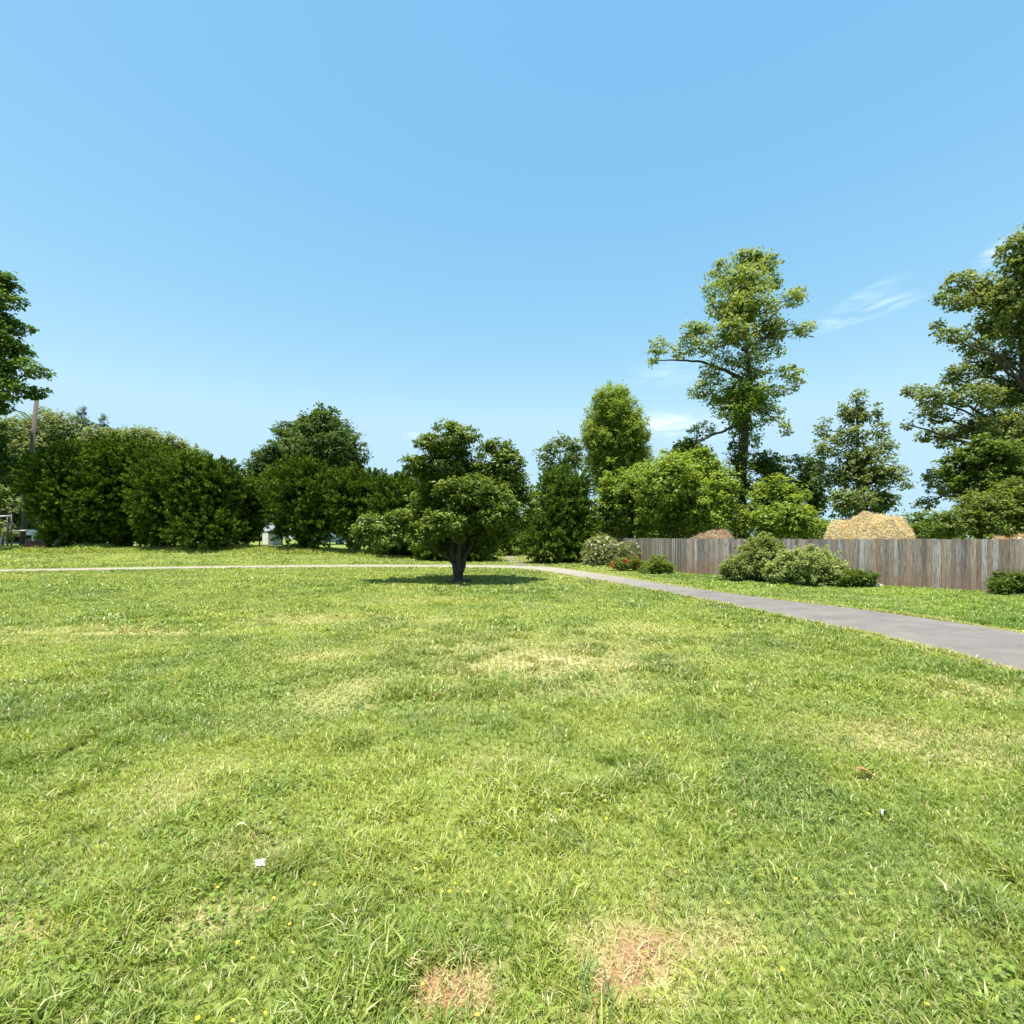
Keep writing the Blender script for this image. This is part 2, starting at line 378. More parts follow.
# ------------------------------------------------------------------ grass
def build_grass():
    Vs = []; Ts = []; Cs = []; off = 0
    GA = np.array([.205, .285, .05]); GB = np.array([.365, .42, .085]); GC = np.array([.16, .235, .07]); ST = np.array([.58, .49, .26]); PALE = np.array([.46, .50, .25])
    def blades(x, y, h, w, lean, colr, seg3=True):
        nonlocal off
        n = len(x); pd = path_dist(x, y); z = ground_z(x, y, pd) - .004
        a = rng.random(n) * 2 * math.pi; la = rng.random(n) * 2 * math.pi
        dx = np.cos(a) * w / 2; dy = np.sin(a) * w / 2; lx = np.cos(la) * lean * h; ly = np.sin(la) * lean * h
        P0 = np.stack([x - dx, y - dy, z], 1); P1 = np.stack([x + dx, y + dy, z], 1)
        mx = x + lx * .35; my = y + ly * .35; mz = z + h * .62
        P2 = np.stack([mx + dx * .85, my + dy * .85, mz], 1); P3 = np.stack([mx - dx * .85, my - dy * .85, mz], 1)
        tz = z + h * (1.0 - .25 * lean ** 2).clip(.35, 1)
        P4 = np.stack([x + lx, y + ly, tz], 1)
        V = np.stack([P0, P1, P2, P3, P4], 1).reshape(-1, 3)
        b_ = off + np.arange(n)[:, None] * 5
        T = np.concatenate([b_ + [0, 1, 2], b_ + [0, 2, 3], b_ + [3, 2, 4]])
        Vs.append(V); Ts.append(T); Cs.append(np.repeat(colr, 5, 0)); off += n * 5
    def palette(x, y, n, jitter=1.0):
        big = fbm(x, y, 3.0, 50, 3); mid = fbm(x, y, .5, 55, 3); wv = fbm(x, y, 1.1, 58, 3)
        t1 = ss(.32, .66, big * .6 + mid * .4)[:, None]
        c = GA * (1 - t1) + GB * t1
        t2 = ss(.55, .72, wv)[:, None]; c = c * (1 - .55 * t2) + GC * .55 * t2
        d = patch_field(x, y, DRY); r = rng.random(n)
        c = np.where((r < .05 + d * .55)[:, None], ST * (.7 + .5 * rng.random((n, 1))), c)
        c = c * (1 - .35 * d[:, None]) + np.array([.42, .41, .13]) * .35 * d[:, None]
        r = rng.random(n); c = np.where((r < .07)[:, None], PALE, c)
        c = c * (.72 + .56 * rng.random((n, 1))) * (1 + .1 * (rng.random((n, 3)) - .5))
        gr = (ss(6.2, 7.5, x) * (1 - ss(24, 30, y)))[:, None]; c = c * (1 - gr * np.array([.20, .08, .2]))
        return c, d
    bands = [(1.3, 3.0, 13000, .0052), (3.0, 5.0, 7500, .0066), (5.0, 9.0, 3300, .0098), (9.0, 16.0, 1150, .016), (16.0, 27.0, 400, .027), (27.0, 46.0, 120, .045)]
    for (a, b_, dens, w0) in bands:
        hw = 1.12 * b_ + .6; area = 2 * hw * (b_ - a); n = int(area * dens)
        x = (rng.random(n) * 2 - 1) * hw; y = a + rng.random(n) * (b_ - a)
        k = np.abs(x) < 1.12 * y + .6; x = x[k]; y = y[k]
        # gather blades into tufts
        cell = .045 * (1 + a / 6); cx = np.round(x / cell) * cell; cy = np.round(y / cell) * cell
        jx = vnoise(cx * 37.7, cy * 51.3, 1, 70) * cell; jy = vnoise(cx * 43.1, cy * 29.9, 1, 71) * cell
        g = .55; x = x * (1 - g) + (cx + jx) * g + rng.normal(0, cell * .18, len(x)); y = y * (1 - g) + (cy + jy) * g + rng.normal(0, cell * .18, len(y))
        pd = path_dist(x, y); bf = patch_field(x, y, BARE); hn = fbm(x, y, .32, 60, 3); hb = fbm(x, y, 1.6, 64, 2)
        keep = (pd > -.09 + .2 * vnoise(x, y, .2, 75) + .08 * vnoise(x, y, .9, 76)) & (rng.random(len(x)) > bf * .9) & (rng.random(len(x)) > .25 * (1 - ss(.3, .5, hn)))
        x = x[keep]; y = y[keep]; hn = hn[keep]; hb = hb[keep]; n = len(x)
        c, d = palette(x, y, n)
        tall = ss(.42, .72, hn) * (.4 + .9 * ss(.35, .65, hb))
        h = (.034 + .045 * tall) * (.55 + .9 * rng.random(n)) * (1 - .45 * d) * (1 + .012 * a)
        w = w0 * (.5 + .9 * rng.random(n)) * (1 + .5 * tall); lean = .25 + 1.15 * rng.random(n)
        blades(x, y, h, w, lean, c)
    # coarse tufts of wide blades
    for k in range(330):
        yy = 1.5 + 11 * random.random() ** 1.3; xx = (random.random() * 2 - 1) * (1.1 * yy + .3)
        if path_dist(np.array([xx]), np.array([yy]))[0] < .3 or patch_field(np.array([xx]), np.array([yy]), BARE)[0] > .4: continue
        n = random.randint(14, 46); s = random.uniform(.03, .11)
        x = xx + rng.normal(0, s, n); y = yy + rng.normal(0, s, n)
        cc = np.array(random.choice([GA, GB, GC, GA * 1.15, GB * .85])) * (.75 + .5 * rng.random((n, 1)))
        blades(x, y, random.uniform(.07, .13) * (.5 + .7 * rng.random(n)), (.005 + .0035 * random.random()) * (.6 + .7 * rng.random(n)) * (1 + yy * .06), .4 + 1.0 * rng.random(n), cc)
    # dead straw lying in the dry and bare patches
    n = 90000; y = 1.4 + 7 * rng.random(n) ** 1.5; x = (rng.random(n) * 2 - 1) * (1.1 * y + .3)
    f = np.maximum(patch_field(x, y, DRY) * .8, patch_field(x, y, BARE) * .9) + .05
    k = (rng.random(n) < f) & (path_dist(x, y) > .1); x = x[k]; y = y[k]; n = len(x)
    blades(x, y, .02 + .03 * rng.random(n), (.0018 + .0024 * rng.random(n)) * (1 + .1 * y), 1.2 + 1.4 * rng.random(n), ST * (.6 + .7 * rng.random((n, 1))))
    # weeds along the foot of the fence and hedge
    n = 9000; tt = rng.random(n); x = 8.2 + 8.5 * tt - .25 * rng.random(n); y = 24.1 - 10.4 * tt - .35 * rng.random(n)
    blades(x, y, .03 + .16 * rng.random(n) * ss(.5, .85, fbm(x, y, 1.2, 80)), .018 + .012 * rng.random(n), .2 + .6 * rng.random(n), GB * (.7 + .5 * rng.random((n, 1))))
    n = 26000; x = -50 + 48 * rng.random(n); y = 38.0 + 4.5 * rng.random(n)
    blades(x, y, .1 + .35 * rng.random(n) * ss(.4, .7, fbm(x, y, 2.5, 82)), .05 + .03 * rng.random(n), .2 + .6 * rng.random(n), GB * (.7 + .5 * rng.random((n, 1))))
    # ragged longer grass at the shrub feet and along the path edge
    n = 30000; k_ = rng.integers(0, len(EN) - 1, n); t_ = rng.random(n)[:, None]; sd = rng.random(n) < .5
    e_ = np.where(sd[:, None], EN[k_] * (1 - t_) + EN[k_ + 1] * t_, EF[k_] * (1 - t_) + EF[k_ + 1] * t_); x = e_[:, 0] + rng.normal(0, .05, n); y = e_[:, 1] + rng.normal(0, .05, n)
    q_ = (y > 3) & (rng.random(n) < .2 + .8 * ss(.45, .7, fbm(x, y, .5, 95, 2))); x = x[q_]; y = y[q_]; n = len(x)
    blades(x, y, .03 + .07 * rng.random(n), .006 + .0007 * y + .004 * rng.random(n), .5 + 1.2 * rng.random(n), np.where(rng.random((n, 1)) < .3, ST, GB) * (.6 + .6 * rng.random((n, 1))))
    # clover and small round-leaved weeds
    n = 42000; y = 1.4 + 6.5 * rng.random(n) ** 1.4; x = (rng.random(n) * 2 - 1) * (1.1 * y + .3)
    m_ = .75 * ss(.54, .74, fbm(x, y, .7, 90, 3)) * (1 - patch_field(x, y, BARE)); k = (rng.random(n) < m_) & (path_dist(x, y) > .2); x = x[k]; y = y[k]; n = len(x)
    z = ground_z(x, y) + .02 + .03 * rng.random(n); r = .006 + .007 * rng.random(n); a = rng.random(n) * 6.28; tl = (rng.random(n) - .5) * .9
    ca, sa = np.cos(a), np.sin(a)
    P = [np.stack([x + r * 1.3 * (ca * u_ - sa * v_), y + r * 1.3 * (sa * u_ + ca * v_), z + r * tl * u_ + r * .3 * abs(v_)], 1) for u_, v_ in ((-1, 0), (0, -.8), (1, 0), (0, .8))]
    V = np.stack(P, 1).reshape(-1, 3); b_ = off + np.arange(n)[:, None] * 4
    Vs.append(V); Ts.append(np.concatenate([b_ + [0, 1, 2], b_ + [0, 2, 3]])); Cs.append(np.repeat(np.array([.19, .27, .045]) * (.7 + .6 * rng.random((n, 1))), 4, 0)); off += n * 4
    ob = mesh_np('grass', np.concatenate(Vs), tris=np.concatenate(Ts), mat=M_GRASS, col=np.concatenate(Cs))
    tag(ob, 'short sunlit lawn grass with dry and clumpy patches beside the asphalt path', 'grass', kind='stuff')
build_grass()

# ------------------------------------------------------------------ foliage
def unit(v): return v / (np.linalg.norm(v, axis=-1, keepdims=True) + 1e-9)
def leaves(P, D, Nn, Ln, Wd, col, fold=.25):
    S = unit(np.cross(D, Nn)); Nn = unit(np.cross(S, D))
    Ln = Ln[:, None]; Wd = Wd[:, None]
    mid = P + D * Ln * .45
    A = P; B = mid + S * Wd / 2 + Nn * Wd * fold; Cc = P + D * Ln - Nn * Ln * .12; E = mid - S * Wd / 2 + Nn * Wd * fold
    V = np.stack([A, B, Cc, E], 1).reshape(-1, 3); n = len(P); b_ = np.arange(n)[:, None] * 4
    T = np.concatenate([b_ + [0, 1, 2], b_ + [0, 2, 3]]); return V, T, np.repeat(col, 4, 0)

STY = {  # leaf length, width, coverage, clump radius, palette (dark, mid, light), material, vertical flatten, droop
    'juniper': dict(L=.19, W=.085, cov=2.1, cr=.46, pal=[(.022, .042, .005), (.068, .118, .011), (.22, .31, .034)], m=M_NEEDLE, flat=1.0, plume=True),
    'maple': dict(L=.24, W=.18, cov=1.7, cr=.55, pal=[(.030, .060, .010), (.070, .120, .020), (.135, .20, .038)], m=M_LEAF, flat=.6),
    'tulip': dict(L=.19, W=.15, cov=1.0, cr=.38, pal=[(.07, .12, .035), (.15, .22, .06), (.32, .39, .18)], m=M_LEAF, flat=.6),
    'bright': dict(L=.22, W=.13, cov=1.9, cr=.45, pal=[(.065, .12, .020), (.13, .215, .036), (.26, .35, .075)], m=M_LEAF, flat=.7),
    'pale': dict(L=.30, W=.20, cov=1.3, cr=.6, pal=[(.075, .115, .055), (.13, .185, .085), (.20, .27, .14)], m=M_LEAF, flat=.7),
    'magnolia': dict(L=.15, W=.075, cov=2.0, cr=.34, pal=[(.028, .058, .010), (.064, .118, .016), (.22, .29, .06)], m=M_WAX, flat=.5),
    'shrub': dict(L=.09, W=.05, cov=2.6, cr=.14, pal=[(.04, .08, .015), (.08, .14, .025), (.15, .21, .05)], m=M_LEAF, flat=.8),
}
def crown(blobs, sty, ground=None, over=None, seed=0, up=.35):
    """blobs: world (x,y,z,rx,ry,rz,style). returns V,T,col and clump centres per blob"""
    r_ = np.random.default_rng(seed + 11); Vs = []; Ts = []; Cs = []; off = 0; cents = []
    for bl in blobs:
        c = np.array(bl[:3]); R = np.array(bl[3:6]); st = dict(STY[bl[6] if len(bl) > 6 and bl[6] else sty]);
        if over: st.update(over)
        rm = (R[0] * R[1] + R[1] * R[2] + R[0] * R[2]) / 3
        area = 4 * math.pi * rm; cr = min(st['cr'], .55 * R.min() + .05)
        nl = int(area * st['cov'] / (st['L'] * st['W'] * .5) * (.9 if st.get('plume') else 1.0))
        nc = max(6, int(area / (cr * cr * 2.2) * (1.0 + .35 * R.min() / cr)))
        dirs = unit(r_.normal(size=(nc, 3))); rad = .48 + .50 * r_.random(nc) ** .55 + (.08 if st.get('plume') else .34) * r_.random(nc) ** 5
        lump = 1 + (.22 if st.get('plume') else .36) * (vnoise(dirs[:, 0] * 2.2 + c[0], dirs[:, 2] * 2.2 + dirs[:, 1] * 1.7 + c[2], .9, seed % 17) - .5) * 2
        cc = c + dirs * R * (rad * lump)[:, None]
        if ground is not None:
            gzz = ground_z(cc[:, 0], cc[:, 1]); cc[:, 2] = np.maximum(cc[:, 2], gzz + .25 * cr)
        cents.append(cc)
        per = max(3, nl // nc); idx = np.repeat(np.arange(nc), per); n = len(idx)
        ctone = r_.random(nc); csc = (.6 + .75 * r_.random(nc)) * np.clip(1.75 - rad, .5, 1.1)
        outd = unit(dirs * np.array([1, 1, 1]) + np.array([0, 0, up]))
        g = r_.normal(size=(n, 3)) * .52
        if st.get('plume'):
            ax = outd[idx]; tt = r_.random(n)
            P = cc[idx] + ax * ((tt - .35) * cr * 1.6 * csc[idx])[:, None] + g * (cr * .50 * (1.08 - tt) * csc[idx])[:, None]
            D = unit(ax + .55 * r_.normal(size=(n, 3))); Nn = unit(np.cross(D, r_.normal(size=(n, 3))))
        else:
            P = cc[idx] + g * (cr * csc[idx])[:, None] * np.array([1, 1, st['flat']])
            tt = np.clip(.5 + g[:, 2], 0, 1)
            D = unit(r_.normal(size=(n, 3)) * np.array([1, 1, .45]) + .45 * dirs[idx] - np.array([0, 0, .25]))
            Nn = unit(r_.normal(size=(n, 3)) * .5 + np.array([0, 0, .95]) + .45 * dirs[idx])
        pal = np.array(st['pal']) * ((1, 1, 1) if st.get('plume') else (1.5, 1.32, 1.15)); q = np.clip(.30 * ctone[idx] + .38 * tt + .45 * r_.random(n) - .08, 0, 1)[:, None]  # lighter green tips, plus lit clump tops and shaded gaps put into leaf colour
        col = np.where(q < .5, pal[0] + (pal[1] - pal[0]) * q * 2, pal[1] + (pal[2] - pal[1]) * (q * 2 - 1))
        sz = .6 + .75 * r_.random(n)
        if ground is not None:
            k = P[:, 2] > ground_z(P[:, 0], P[:, 1]) + .02
            P, D, Nn, col, sz = P[k], D[k], Nn[k], col[k], sz[k]; n = len(P)
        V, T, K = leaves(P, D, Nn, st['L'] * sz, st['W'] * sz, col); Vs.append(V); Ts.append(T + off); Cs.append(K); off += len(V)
        # deep inner foliage: larger sprays that close the middle of the mass, coloured dark as shade
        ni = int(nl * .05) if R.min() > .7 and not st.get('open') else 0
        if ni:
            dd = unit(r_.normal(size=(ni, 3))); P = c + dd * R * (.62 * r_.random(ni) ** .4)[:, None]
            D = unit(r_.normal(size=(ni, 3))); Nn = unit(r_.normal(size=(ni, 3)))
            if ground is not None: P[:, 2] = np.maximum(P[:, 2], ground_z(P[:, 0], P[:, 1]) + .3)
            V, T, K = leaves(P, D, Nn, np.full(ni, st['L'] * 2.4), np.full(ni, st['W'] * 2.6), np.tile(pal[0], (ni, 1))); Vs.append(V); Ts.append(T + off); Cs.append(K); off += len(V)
    return np.concatenate(Vs), np.concatenate(Ts), np.concatenate(Cs), cents

def limb(mb, a, b, r0, r1, wig=.08, n=6, sag=0.0, sides=7):
    a = Vector(a); b = Vector(b); ln = (b - a).length; pts = []; rs = []
    for i in range(n + 1):
        t_ = i / n; p = a.lerp(b, t_); e = math.sin(math.pi * t_) * ln
        p += Vector((random.uniform(-1, 1), random.uniform(-1, 1), random.uniform(-.5, .5))) * wig * e * .5 + Vector((0, 0, sag * e))
        pts.append(p); rs.append(r0 + (r1 - r0) * t_ ** .8)
    mb.tube(pts, rs, sides); return pts

def tree(name, label, cat, Y, blobs, sty, base_px=None, group=None, trunk_r=.2, seed=1, depth=.5, fork=.35, ground=False, over=None,
         trunk_top=None, bark=None, stems=1, twigs=5, limbs=True, base_xy=None, parts=('crown', 'trunk'), up=.35, extra=None, reach=99., lf=.45):
    """blobs in picture units at distance Y: (px,py,rx,ry[,dy[,style]])"""
    random.seed(seed * 3 + 1); wb = []
    for bl in blobs:
        px, py, rx, ry = bl[:4]; s = Y / F; rd = (rx + ry) / 2 * s
        dy = bl[4] if len(bl) > 4 and bl[4] is not None else random.uniform(-1, 1) * depth
        Yb = Y + dy; s = Yb / F
        wb.append((PX(px, Yb), Yb, PZ(py, Yb), rx * s, rd, ry * s, bl[5] if len(bl) > 5 else None))
    if base_xy is None: base_xy = (PX(base_px if base_px is not None else blobs[0][0], Y), Y)
    bx, by = base_xy; bz = float(ground_z(np.array([bx]), np.array([by]))[0])
    root = empty(name, (bx, by, bz), label, cat, group)
    V, T, K, cents = crown(wb, sty, ground=True if ground else None, over=over, seed=seed, up=up)
    V = V - np.array([bx, by, bz])
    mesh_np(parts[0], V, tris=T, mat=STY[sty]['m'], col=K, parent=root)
    fork = fork
    mb = MB(); ctr = np.mean([w[:3] for w in wb], axis=0); top = max(w[2] for w in wb)
    if trunk_top is None: tt = Vector((ctr[0], ctr[1], bz + (top - bz) * .88))
    else: tt = Vector((PX(trunk_top[0], Y), Y, PZ(trunk_top[1], Y)))
    B = Vector((bx, by, bz)); o_ = Vector((bx, by, bz))
    n = 10; tp = []; tr_ = []
    for i in range(n + 1):
        f = i / n; p = B.lerp(tt, f) + Vector((random.uniform(-1, 1), random.uniform(-1, 1), 0)) * trunk_r * .7 * math.sin(math.pi * f)
        tp.append(p); tr_.append(trunk_r * (1 - .82 * f) * (1 + .55 * max(0, 1 - f * 14)))
    tp[0] = tp[0] - Vector((0, 0, .15)); mb.tube([p - o_ for p in tp], tr_, 10)
    if limbs:
        for wi, w in enumerate(wb):
            c = Vector(w[:3])
            if abs(c.x - tt.x) > reach: continue
            hfr = max(fork, min(.93, (c.z - bz - .42 * math.hypot(c.x - tt.x, c.y - tt.y)) / max(.1, tt.z - bz)))
            i = hfr * n; i0 = min(n - 1, int(i)); s_ = tp[i0].lerp(tp[i0 + 1], i - i0); rr_ = tr_[i0]
            limb(mb, s_ - o_, c - o_, min(rr_ * .7, trunk_r * lf), trunk_r * .08, .10, 6, .06)
            cs = cents[wi]; sel = np.random.default_rng(seed + wi).choice(len(cs), min(twigs, len(cs)), replace=False)
            for q in sel: limb(mb, c - o_, Vector(cs[q]) - o_, trunk_r * .09, trunk_r * .03, .12, 3, 0, 4)
    if extra: extra(mb, o_)
    mb.build(parts[1], bark or M_BARK, root, smooth=True)
    return root

# --- the magnolia standing alone in the lawn
YM = F * H / (582 - HZ)
def mag_extra(mb, o_):
    for (x0, y0, x1, y1, d0, d1, r0, r1) in [(457, 576, 444, 520, 0, .3, .12, .05), (458, 582, 461, 505, 0, -.3, .13, .05), (459, 576, 480, 520, 0, .4, .12, .05), (459, 580, 470, 500, 0, 1.0, .14, .04),
                                             (454, 563, 424, 541, 0, -.6, .07, .03), (424, 541, 385, 530, -.6, -.5, .035, .015), (443, 520, 442, 455, .3, .3, .06, .02), (482, 520, 500, 462, .4, .4, .06, .02)]:
        a = Vector((PX(x0, YM), YM + d0, PZ(y0, YM))) - o_; b_ = Vector((PX(x1, YM), YM + d1, PZ(y1, YM))) - o_
        limb(mb, a, b_, r0, r1, .07, 6, .03)
tree('magnolia_tree', 'small dark multi-stemmed magnolia standing alone in the middle of the lawn', 'tree', YM,
     [(446, 438, 20, 14, 0), (430, 443, 13, 8, -.3), (462, 434, 14, 9, .3), (414, 464, 12, 9, -.2), (441, 464, 24, 14, .2), (456, 450, 14, 12, .5), (497, 452, 20, 10, .2), (508, 462, 14, 9, -.2), (484, 468, 18, 12, .4),
      (478, 500, 32, 20, -.9), (462, 490, 18, 14, -1.1), (500, 512, 22, 16, -.7), (511, 493, 20, 20, .2), (527, 506, 9, 12, 0), (383, 529, 25, 15, -.5), (371, 524, 12, 9, -.4), (398, 522, 12, 12, -.3), (424, 532, 14, 12, -.8), (446, 524, 22, 14, -.9), (436, 484, 20, 16, .9),
      (470, 485, 36, 24, 1.1), (426, 506, 16, 12, 1.3), (486, 530, 22, 14, .6), (458, 515, 28, 18, .4), (446, 496, 26, 18, 1.7), (505, 478, 18, 14, .5), (518, 520, 10, 10, 0), (456, 543, 26, 11, 1.0), (484, 545, 14, 9, .8), (440, 540, 14, 8, .6), (494, 514, 15, 9, -1.5), (448, 522, 15, 8, -1.6), (470, 505, 26, 16, 2.0), (430, 515, 20, 12, 1.6), (500, 525, 18, 12, 1.4), (402, 528, 18, 10, .5)],
     'magnolia', base_px=458, trunk_r=.16, seed=5, trunk_top=(458.5, 558), limbs=False, bark=M_BARKG, extra=mag_extra, depth=.8)
for i, (px, bl, lab) in enumerate([(2, [(0, 528, 14, 7), (12, 531, 8, 5)], 'low green bush behind the metal gate at the left edge'), (-6, [(2, 500, 16, 12), (14, 508, 12, 9), (-12, 512, 18, 12)], 'pale leafy small tree hiding most of the house at the left edge'), (24, [(24, 534, 10, 6), (16, 538, 8, 4), (31, 531, 8, 8), (20, 520, 9, 9)], 'dark low bush behind the foot of the utility pole')]):
    tree('garden_bush', lab, 'bush', 50 + i, bl, 'maple' if px == 24 else 'pale', base_px=px, trunk_r=.1, seed=160 + i, depth=.4)
# ring of bark mulch and a little leaf litter at the magnolia's foot
mb = MB(); random.seed(4)
for k in range(420):
    a = random.random() * 6.28; r = random.random() ** .6 * .75; x = PX(458, YM) + math.cos(a) * r * 1.2; y = YM + math.sin(a) * r
    z = float(ground_z(np.array([x]), np.array([y]))[0]) + .035 + random.random() * .03
    mb.box((x, y, z), (random.uniform(.04, .09), random.uniform(.015, .03), .01), random.random() * 3, Euler((random.uniform(-.5, .5), random.uniform(-.5, .5), random.random() * 3)).to_matrix())
tag(mb.build('leaf_litter', plain('litter', (.13, .085, .05), .9)), 'brown fallen leaves lying round the foot of the lone magnolia', 'leaf litter', kind='stuff')

# --- evergreens of the long hedge on the left
HEDGE = 'evergreens of the long dark hedge row'
hj = [
 (42.0, 'broad dark juniper at the left end of the hedge, beside the utility pole', 62, [(70, 490, 36, 40), (42, 482, 18, 20), (80, 470, 34, 30), (74, 530, 30, 18), (62, 512, 18, 20), (54, 462, 20, 14)]),
 (42.6, 'tall dark juniper second from the left end of the hedge', 120, [(120, 492, 36, 44), (135, 465, 34, 24), (105, 520, 34, 26), (128, 528, 36, 20), (112, 458, 24, 20)]),
 (42.2, 'dark juniper third from the left end of the hedge, below the pale woodland edge', 168, [(165, 498, 28, 44), (160, 470, 26, 24), (170, 528, 28, 20)]),
 (40.5, 'rounded dark juniper fourth from the left end of the hedge', 206, [(203, 500, 38, 42), (190, 478, 28, 24), (218, 486, 24, 24), (206, 528, 36, 20), (228, 515, 14, 26)]),
 (44.0, 'narrow dark juniper left of the gap that shows the white shed', 246, [(245, 503, 18, 30), (240, 528, 17, 18), (258, 490, 16, 16), (262, 505, 12, 12)]),
 (41.5, 'round topped dark juniper right of the gap that shows the white shed', 304, [(303, 492, 38, 30), (290, 508, 24, 20), (316, 518, 26, 24), (305, 478, 26, 16), (305, 535, 15, 14), (330, 495, 20, 26), (285, 530, 9, 12)]),
 (41.5, 'dark spreading juniper left of the low magnolia branch', 358, [(355, 502, 30, 32), (360, 525, 28, 22), (345, 488, 22, 16), (372, 486, 20, 14)]),
 (40.0, 'dark juniper half hidden behind the left side of the lone magnolia', 400, [(395, 505, 28, 30), (400, 530, 28, 22), (402, 545, 28, 12), (410, 490, 20, 14)]),
 (38.5, 'dark juniper directly behind the trunk of the lone magnolia', 440, [(438, 508, 28, 30), (440, 535, 28, 20), (440, 550, 28, 12)]),
 (37.5, 'dark juniper at the right end of the hedge behind the lone magnolia', 476, [(474, 512, 22, 30), (476, 540, 21, 22), (478, 552, 20, 12), (470, 495, 20, 20)]),
]
for i, (Y, lab, bpx, bl) in enumerate(hj):
    tree('juniper_tree', lab, 'tree', Y, bl, 'juniper', base_px=bpx, group=HEDGE, trunk_r=.22, seed=20 + i, depth=1.2, ground=True, twigs=0, fork=.1)
tree('juniper_tree', 'dark conical evergreen beside the path where the right hand fence begins', 'tree', 35.0,
     [(562, 515, 34, 34), (566, 490, 28, 20), (545, 535, 24, 26), (580, 535, 26, 24), (562, 545, 36, 16)], 'juniper', base_px=562, trunk_r=.22, seed=41, depth=.8, ground=True, twigs=0, fork=.1,
     over=dict(pal=[(.04, .075, .010), (.095, .155, .020), (.22, .30, .04)]))

# --- trees behind the hedge
tree('maple_tree', 'large round crowned maple rising behind the hedge left of the lone magnolia', 'tree', 60,
     [(318, 426, 20, 15), (300, 434, 20, 14), (285, 441, 12, 10), (334, 438, 20, 18), (348, 452, 18, 14), (320, 452, 32, 22), (296, 455, 20, 16), (352, 466, 14, 10), (325, 415, 12, 8), (310, 470, 34, 16)], 'maple', base_px=318, trunk_r=.35, seed=51, depth=3, over=dict(cr=.7, L=.3, W=.22, pal=[(.020, .048, .014), (.045, .088, .024), (.095, .15, .042)]))
tree('locust_tree', 'smaller blue green tree beside the large maple behind the hedge', 'tree', 56, [(266, 462, 14, 10), (272, 452, 8, 12), (258, 472, 10, 12), (275, 472, 14, 10)], 'maple', base_px=268, trunk_r=.2, seed=52, depth=1,
     over=dict(pal=[(.03, .06, .025), (.05, .10, .035), (.09, .15, .05)]))
BG = 'pale trees beyond the hedge'
for i, (px, bl, lab, Y) in enumerate([
    (15, [(14, 440, 24, 22), (2, 460, 20, 26), (28, 465, 22, 26), (10, 490, 30, 20), (-15, 440, 25, 25)], 'pale leafy tree behind the utility pole', 62),
    (48, [(45, 425, 14, 14), (58, 430, 18, 16), (40, 445, 18, 16), (66, 446, 20, 18), (50, 465, 30, 20)], 'pale leafy tree just right of the utility pole', 66),
    (100, [(95, 437, 14, 8), (110, 440, 16, 9), (90, 450, 20, 14), (118, 452, 18, 14)], 'pale leafy tree beneath the two thin conifers', 66),
    (142, [(138, 436, 14, 8), (126, 440, 12, 8), (146, 445, 14, 12), (130, 455, 20, 14)], 'bushy pale tree behind the middle of the left hedge', 66),
    (170, [(166, 444, 14, 9), (178, 450, 14, 9), (192, 457, 14, 8), (170, 462, 20, 14), (205, 464, 12, 7), (152, 438, 7, 8)], 'pale low tree where the background trees slope down to the hedge', 64)]):
    tree('broadleaf_tree', lab, 'tree', Y, bl, 'pale', base_px=px, group=BG, trunk_r=.28, seed=60 + i, depth=2.5, twigs=3, over=dict(cov=1.5))
for i, (px, top, lab) in enumerate([(82, 408, 'thin feathery conifer, taller of two above the hedge'), (104, 416, 'thin feathery conifer, shorter of two above the hedge')]):
    tree('conifer_tree', lab, 'tree', 72, [(px, top + 4, 3, 5), (px - 3, top + 11, 7, 3), (px + 4, top + 15, 8, 3), (px, top + 21, 9, 4), (px, top + 30, 11, 6)], 'pale', base_px=px, trunk_r=.18, seed=70 + i, depth=.4, trunk_top=(px, top + 1),
         over=dict(L=.2, W=.1, cov=1.1, cr=.4, pal=[(.03, .06, .035), (.06, .10, .05), (.10, .15, .08)]))
# --- big tree whose crown hangs in from the left edge
tree('oak_tree', 'big dark leafy tree whose branches hang in from the left edge over the pole', 'tree', 40,
     [(4, 284, 11, 10), (14, 302, 9, 7), (-12, 300, 18, 14), (20, 328, 9, 6), (0, 322, 14, 10), (-14, 340, 22, 18), (24, 352, 8, 6), (8, 348, 14, 10), (38, 372, 9, 5), (22, 366, 12, 7), (0, 372, 20, 14), (36, 393, 10, 5), (14, 390, 16, 9),
      (-8, 400, 14, 14), (-30, 320, 28, 30), (-40, 380, 36, 36), (-60, 300, 40, 36), (-80, 360, 40, 40), (-100, 300, 30, 30), (-2, 460, 11, 16), (-20, 440, 20, 26), (-4, 495, 8, 14), (-70, 420, 40, 30), (-55, 260, 30, 26)], 'maple', base_px=-62, trunk_r=.42, seed=80, depth=2.0, twigs=6, fork=.3,
     over=dict(L=.25, W=.19, cr=.5, cov=1.4, pal=[(.025, .06, .012), (.05, .11, .02), (.12, .20, .03)]))

